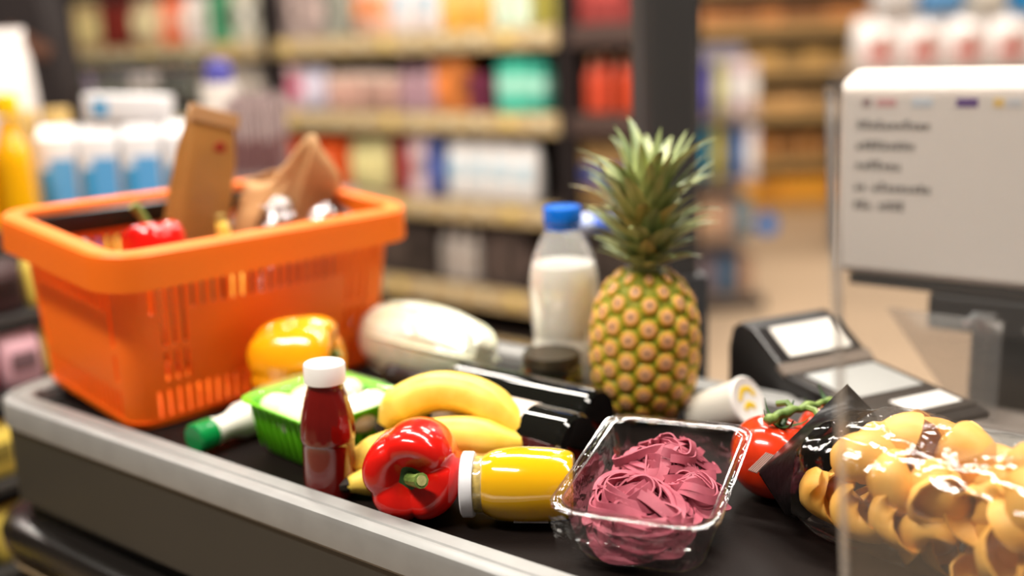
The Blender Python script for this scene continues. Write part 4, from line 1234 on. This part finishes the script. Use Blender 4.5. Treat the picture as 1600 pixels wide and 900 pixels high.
# ================================================================== FLOOR DISPLAY STAND
ds = thing('display_stand', 'free-standing cardboard display of colourful packs beyond the post', 'display stand', (1.10, 5.15, 0), (0, 0, .1))
MB().box((0, .1, .03), (.38, .34, .06)).build('base', paint(52, 44, 42, .6), ds, smooth=False)
MB().box((0, .25, .68), (.32, .02, 1.3)).build('back_panel', paint(150, 140, 150, .6), ds, smooth=False)
for z in (.07, .36, .66, .98): MB().box((0, .1, z), (.33, .3, .02)).build('tray', paint(160, 140, 122, .6), ds, smooth=False)
for z, items in ((.081, ((-.1, (120, 110, 120)), (0, (70, 100, 130)), (.1, (160, 130, 110)))), (.371, ((-.11, (196, 160, 130)), (-.02, (186, 150, 126)), (.08, (110, 130, 140)))),
                 (.671, ((-.12, (30, 120, 150)), (-.05, (176, 158, 50)), (.03, (40, 90, 150)), (.115, (226, 216, 222)))), (.991, ((-.12, (90, 84, 160)), (-.05, (186, 180, 120)), (.03, (226, 206, 210)), (.11, (220, 200, 196))))):
    for x, c in items:
        product('box', (1.10 + x, 5.15 + .02 + x * .1, z), (.062 if len(items) == 4 else .08, .10, .26 if z > .6 else .2), c, tone(c, 1.25), {(120, 110, 120): 'grey', (70, 100, 130): 'slate blue', (160, 130, 110): 'tan', (196, 160, 130): 'sand coloured', (186, 150, 126): 'dusty pink', (110, 130, 140): 'blue grey', (30, 120, 150): 'teal', (176, 158, 50): 'mustard yellow', (40, 90, 150): 'blue', (226, 216, 222): 'white', (90, 84, 160): 'violet', (186, 180, 120): 'pale olive', (226, 206, 210): 'pale pink', (220, 200, 196): 'cream'}[c] + {.081: ' pack on the bottom tray of the floor display', .371: ' pack on the second tray of the floor display', .671: ' pack on the third tray of the floor display', .991: ' pack on the top tray of the floor display'}[z], 'pack', 'packs on the floor display', .1, 'display_pack')
tg = thing('shelf_flag', 'bright blue round tag on the floor display', 'tag', (1.283, 5.05, .45))
MB().tube([(0, 0, 0), (0, -.02, 0)], .052, 18).build('disc', paint(20, 120, 200, .4), tg)
MB().tube([(-.12, .02, -.03), (-.01, -.005, 0)], .006, 6).build('arm', DARK, tg)

# ================================================================== DIAPER PACKS BEHIND THE MONITOR
dg = thing('pack_table', 'grey promotion stand carrying white packs far behind the monitor', 'stand', (2.78, 6.45, 0))
MB().box((0, 0, .56), (1.3, .5, 1.12)).build('plinth', paint(120, 112, 108, .6), dg, smooth=False)
MB().box((0, 0, 1.13), (1.36, .56, .02), bev=.004).build('top', paint(170, 160, 150, .5), dg, smooth=False)
pos = ['at the aisle end', 'second from the aisle', 'in the middle', 'fourth from the aisle', 'at the frame edge']
for i in range(5):
    t = thing('diaper_pack', 'white plastic pack with red print behind the monitor, ' + pos[i], 'pack', (2.24 + .262 * i, 6.35, 1.141), (0, 0, PI / 2), 'white packs behind the monitor')
    relink('pouch', UM['bag'], paint(236, 228, 224, .3), parent=t, scale=(.2, .255, .31))
    MB().box((-.099, .0, .10), (.008, .15, .07), bev=.002).build('red_print', paint(206, 96, 90, .4), t, smooth=False)
    MB().tube([(-.094, -.02, .18), (-.104, -.02, .18)], .045, 12).build('printed_blob', paint(182, 128, 104, .5), t)
for i in range(4):
    c = ((200, 196, 194), (96, 150, 200), (210, 206, 196), (40, 140, 205))[i]
    product('bag', (2.36 + .27 * i, 6.38, 1.455), (.2, .25, .28), c, tone(c, 1.2), ('grey white', 'light blue', 'cream', 'bright blue')[i] + ' pack on top of the white packs behind the monitor', 'pack', 'packs stacked above the white ones', PI / 2, 'upper_pack')

# ================================================================== SIDE TABLE WITH CARTONS (left)
tbm = thing('display_table', 'grey display table behind the basket', 'table', (-1.03, 2.45, 0))
MB().box((0, .02, .955), (1.2, .92, .03), bev=.005).build('table_top', paint(120, 110, 104, .5), tbm, smooth=False)
MB().box((0, .06, .47), (1.12, .8, .94)).build('cabinet', paint(70, 60, 56, .6), tbm, smooth=False)
CW = paint(214, 212, 214, .4); CBL = paint(90, 160, 214, .35); CNV = paint(62, 66, 130, .35); CTL = paint(40, 140, 190, .35)
wh = ['beside the yellow bottles', 'second from the yellow bottles', 'third from the yellow bottles', 'next to the brown packet']
for i in range(4):
    x = -.945 + .0885 * i
    t = thing('milk_carton', 'white and blue drink carton on the display table, ' + wh[i], 'carton', (x, 2.19, .9705), (0, 0, .1), 'blue and white cartons')
    MB().box((0, 0, .11), (.078, .078, .22), bev=.004).build('carton_body', CW, t)
    MB().prism([(-.038, -.038, .219), (-.038, .038, .219), (-.038, 0, .245)], (.076, 0, 0)).build('gable', CW, t, smooth=False)
    MB().box((0, -.0392, .05), (.07, .002, .07)).build('navy_print', CNV, t, smooth=False)
    MB().box((.010, -.0394, .122), (.05, .002, .11)).build('blue_print', CBL, t, smooth=False)
    MB().box((-.026, -.0394, .1), (.02, .002, .11)).build('teal_print', CTL, t, smooth=False)
t = thing('milk_carton', 'white and blue carton lying flat on top of the standing ones', 'carton', (-.80, 2.215, 1.2455), (.0, .06, .1))
MB().box((0, 0, .0), (.17, .075, .055), bev=.004).build('carton_body', CW, t)
MB().box((-.05, -.0384, .0), (.03, .002, .03)).build('blue_print', CTL, t, smooth=False)
for i, (x, y) in enumerate(((-1.055, 2.06), (-.985, 2.06), (-1.03, 2.14), (-1.10, 2.14))):
    t = thing('oil_bottle', ('tall golden yellow bottle at the frame edge', 'tall golden yellow bottle nearest the cartons', 'tall golden bottle in the second row', 'golden bottle farthest from the cartons')[i], 'bottle', (x, y, .9705), (0, 0, 0), 'golden yellow bottles')
    relink('bottle_body', UM['bottle'], mat('oil_yellow', rgb(236, 170, 6), .15, coat=.6), parent=t, scale=(.066, .066, .30))
    relink('cap', UM['cap'], paint(246, 196, 20, .3), parent=t, scale=(.085, .085, .315))
for i, x in enumerate((-1.16, -1.08)):
    product('jar', (x + .02, 2.45, .9705), (.07, .07, .27), (176, 140, 80), (196, 164, 100), ('tan tall jar behind the golden bottles', 'tan tall jar behind the first carton')[i], 'jar', 'tan jars', 0)
t = thing('white_sack', 'tall white plastic sack at the frame edge behind golden bottles', 'bag', (-1.285, 2.62, .9705), (0, 0, PI / 2), None)
relink('sack_body', UM['bag'], paint(228, 220, 216, .4), parent=t, scale=(.16, .20, .46)); relink('print_panel', UM['patch'], paint(214, 206, 202, .4), parent=t, scale=(.16, .2, .46))
bk = thing('black_tapering_shape', 'black tapering shape behind the golden bottles', 'display stand', (-1.66, 3.75, 0))  # made-up block standing in for a dark shape that was never identified
MB().prism([(-.11, -.05, 0), (.10, -.05, 0), (.10, -.05, 1.25), (.02, -.05, 1.75), (-.16, -.05, 1.75), (-.11, -.05, 1.25)], (0, .22, 0)).build('column', paint(26, 16, 16, .7), bk, smooth=False)
MB().box((-.0, -.056, 1.42), (.16, .01, .05), rot=(0, .5, 0)).build('brown_stripe', paint(96, 62, 46, .6), bk, smooth=False)
# canister, slim packs, wire rack
t = thing('white_canister', 'grey-white canister with blue lid beside the wire rack', 'canister', (-.725, 2.66, .9705))
MB().lathe([(0, 0), (.05, 0), (.053, .006), (.053, .24), (.05, .25), (.05, .30), (.046, .31), (0, .31)], 28).build('canister_body', paint(196, 188, 180, .4), t)
MB().lathe([(.0535, .16), (.0538, .162), (.0538, .20), (.0535, .202)], 28).build('dark_band', paint(96, 92, 92, .5), t)
MB().lathe([(0, .309), (.03, .309), (.034, .314), (.034, .35), (.022, .37), (0, .37)], 24).build('lid', paint(66, 62, 140, .4), t)
for i in range(9):
    t = product('box', (-.675 + .0155 * i, 2.54 + (i % 2) * .004, .9705), (.012, .10, .265 + .012 * (i % 3)), ((186, 164, 160), (168, 146, 144), (150, 130, 130))[i % 3], (120, 84, 84), 'slim grey-pink pack in the upright row behind the basket, %s along' % ORD[i], 'pack', 'slim upright grey-pink packs', 0, 'slim_pack')
wr = thing('wire_rack', 'dark wire rack basket standing behind the cartons', 'rack', (-.93, 2.76, .9705))
WM = mat('wire_green', rgb(90, 96, 84), .3, metal=.5)
for z in (.235, .30, .38):
    q = [(x, y, z) for x, y in roundrect(.145, .10, .02, 3)]; MB().tube(q + [q[0]], .0045, 6, up=(0, 0, 1)).build('hoop', WM, wr)
for i in range(11):
    x = -.14 + .028 * i
    for sy in (-1, 1): MB().tube([(x, sy * .1, .235), (x, sy * .1, .38)], .0025, 5).build('wire', WM, wr)
for sx in (-1, 1):
    for sy in (-1, 1): MB().tube([(sx * .14, sy * .095, 0), (sx * .14, sy * .095, .24)], .006, 6).build('leg', WM, wr)
MB().box((0, 0, .236), (.28, .19, .006)).build('floor_plate', WM, wr, smooth=False)
for i, (x, c) in enumerate(((-.09, (70, 66, 62)), (-.01, (150, 140, 136)), (.08, (56, 52, 50)))):
    product('box', (-.93 + x, 2.76, .9705 + .2395), (.07, .12, .10), c, tone(c, 1.3), ('dark pack at the aisle side of the wire rack', 'grey pack in the middle of the wire rack', 'black pack by the canister in the wire rack')[i], 'pack', 'packs in the wire rack', 0, 'rack_pack')

# ================================================================== CANDY RACK AT THE BELT END
cr_ = thing('candy_rack', 'dark tiered sweets rack past the end of the conveyor', 'rack', BW(1.70, .72, 0), (0, 0, ROTB))
LV = ((.30, 1.53), (.43, 1.56), (.56, 1.59), (.69, 1.62), (.82, 1.65), (.94, 1.68))
for z, u in LV: MB().box((0, u - 1.70, z - .006), (.72, .10, .012)).build('shelf_board', DARK, cr_, smooth=False)
for sx in (-1, 1): MB().prism([(sx * .366, -.24, 0), (sx * .366, .09, 0), (sx * .366, .09, 1.06), (sx * .366, -.03, .95)], (.008, 0, 0)).build('side_panel', DARK, cr_, smooth=False)
MB().box((0, .085, .53), (.72, .012, 1.06)).build('back_panel', DARK, cr_, smooth=False)
cols = [((222, 190, 70), 'yellow'), ((150, 30, 46), 'dark red'), ((206, 186, 176), 'silver'), ((226, 200, 90), 'pale yellow'), ((36, 80, 140), 'blue'), ((60, 40, 40), 'brown'), ((190, 160, 110), 'tan'), ((190, 150, 160), 'pink')]
seqs = ((6, 4, 3, 6, 5, 4, 7), (3, 0, 4, 6, 5, 0, 4), (3, 7, 0, 4, 5, 6, 5), (7, 3, 0, 5, 2, 5, 3), (0, 3, 1, 5, 2, 7, 0), (1, 0, 3, 1, 2, 4, 5))
for k, (z, u) in enumerate(LV):
    for i in range(9):
        c, cn = cols[seqs[k][(i * 3 + k) % 7]]
        product('bag', BW(u, .72 - .31 + .0775 * i, z + .001), (.045, .070, .090), tone(c, rn.uniform(.85, 1.1)), tone(c, rn.choice((.6, 1.25))), '%s sweets pouch on the %s step of the sweets rack, %s along' % (cn, ('lowest', 'second', 'third', 'fourth', 'fifth', 'top')[k], ORD[i]), 'sweets', '%s pouches, %s step' % (cn, ('lowest', 'second', 'third', 'fourth', 'fifth', 'top')[k]), ROTB + PI / 2, 'sweets_pouch')
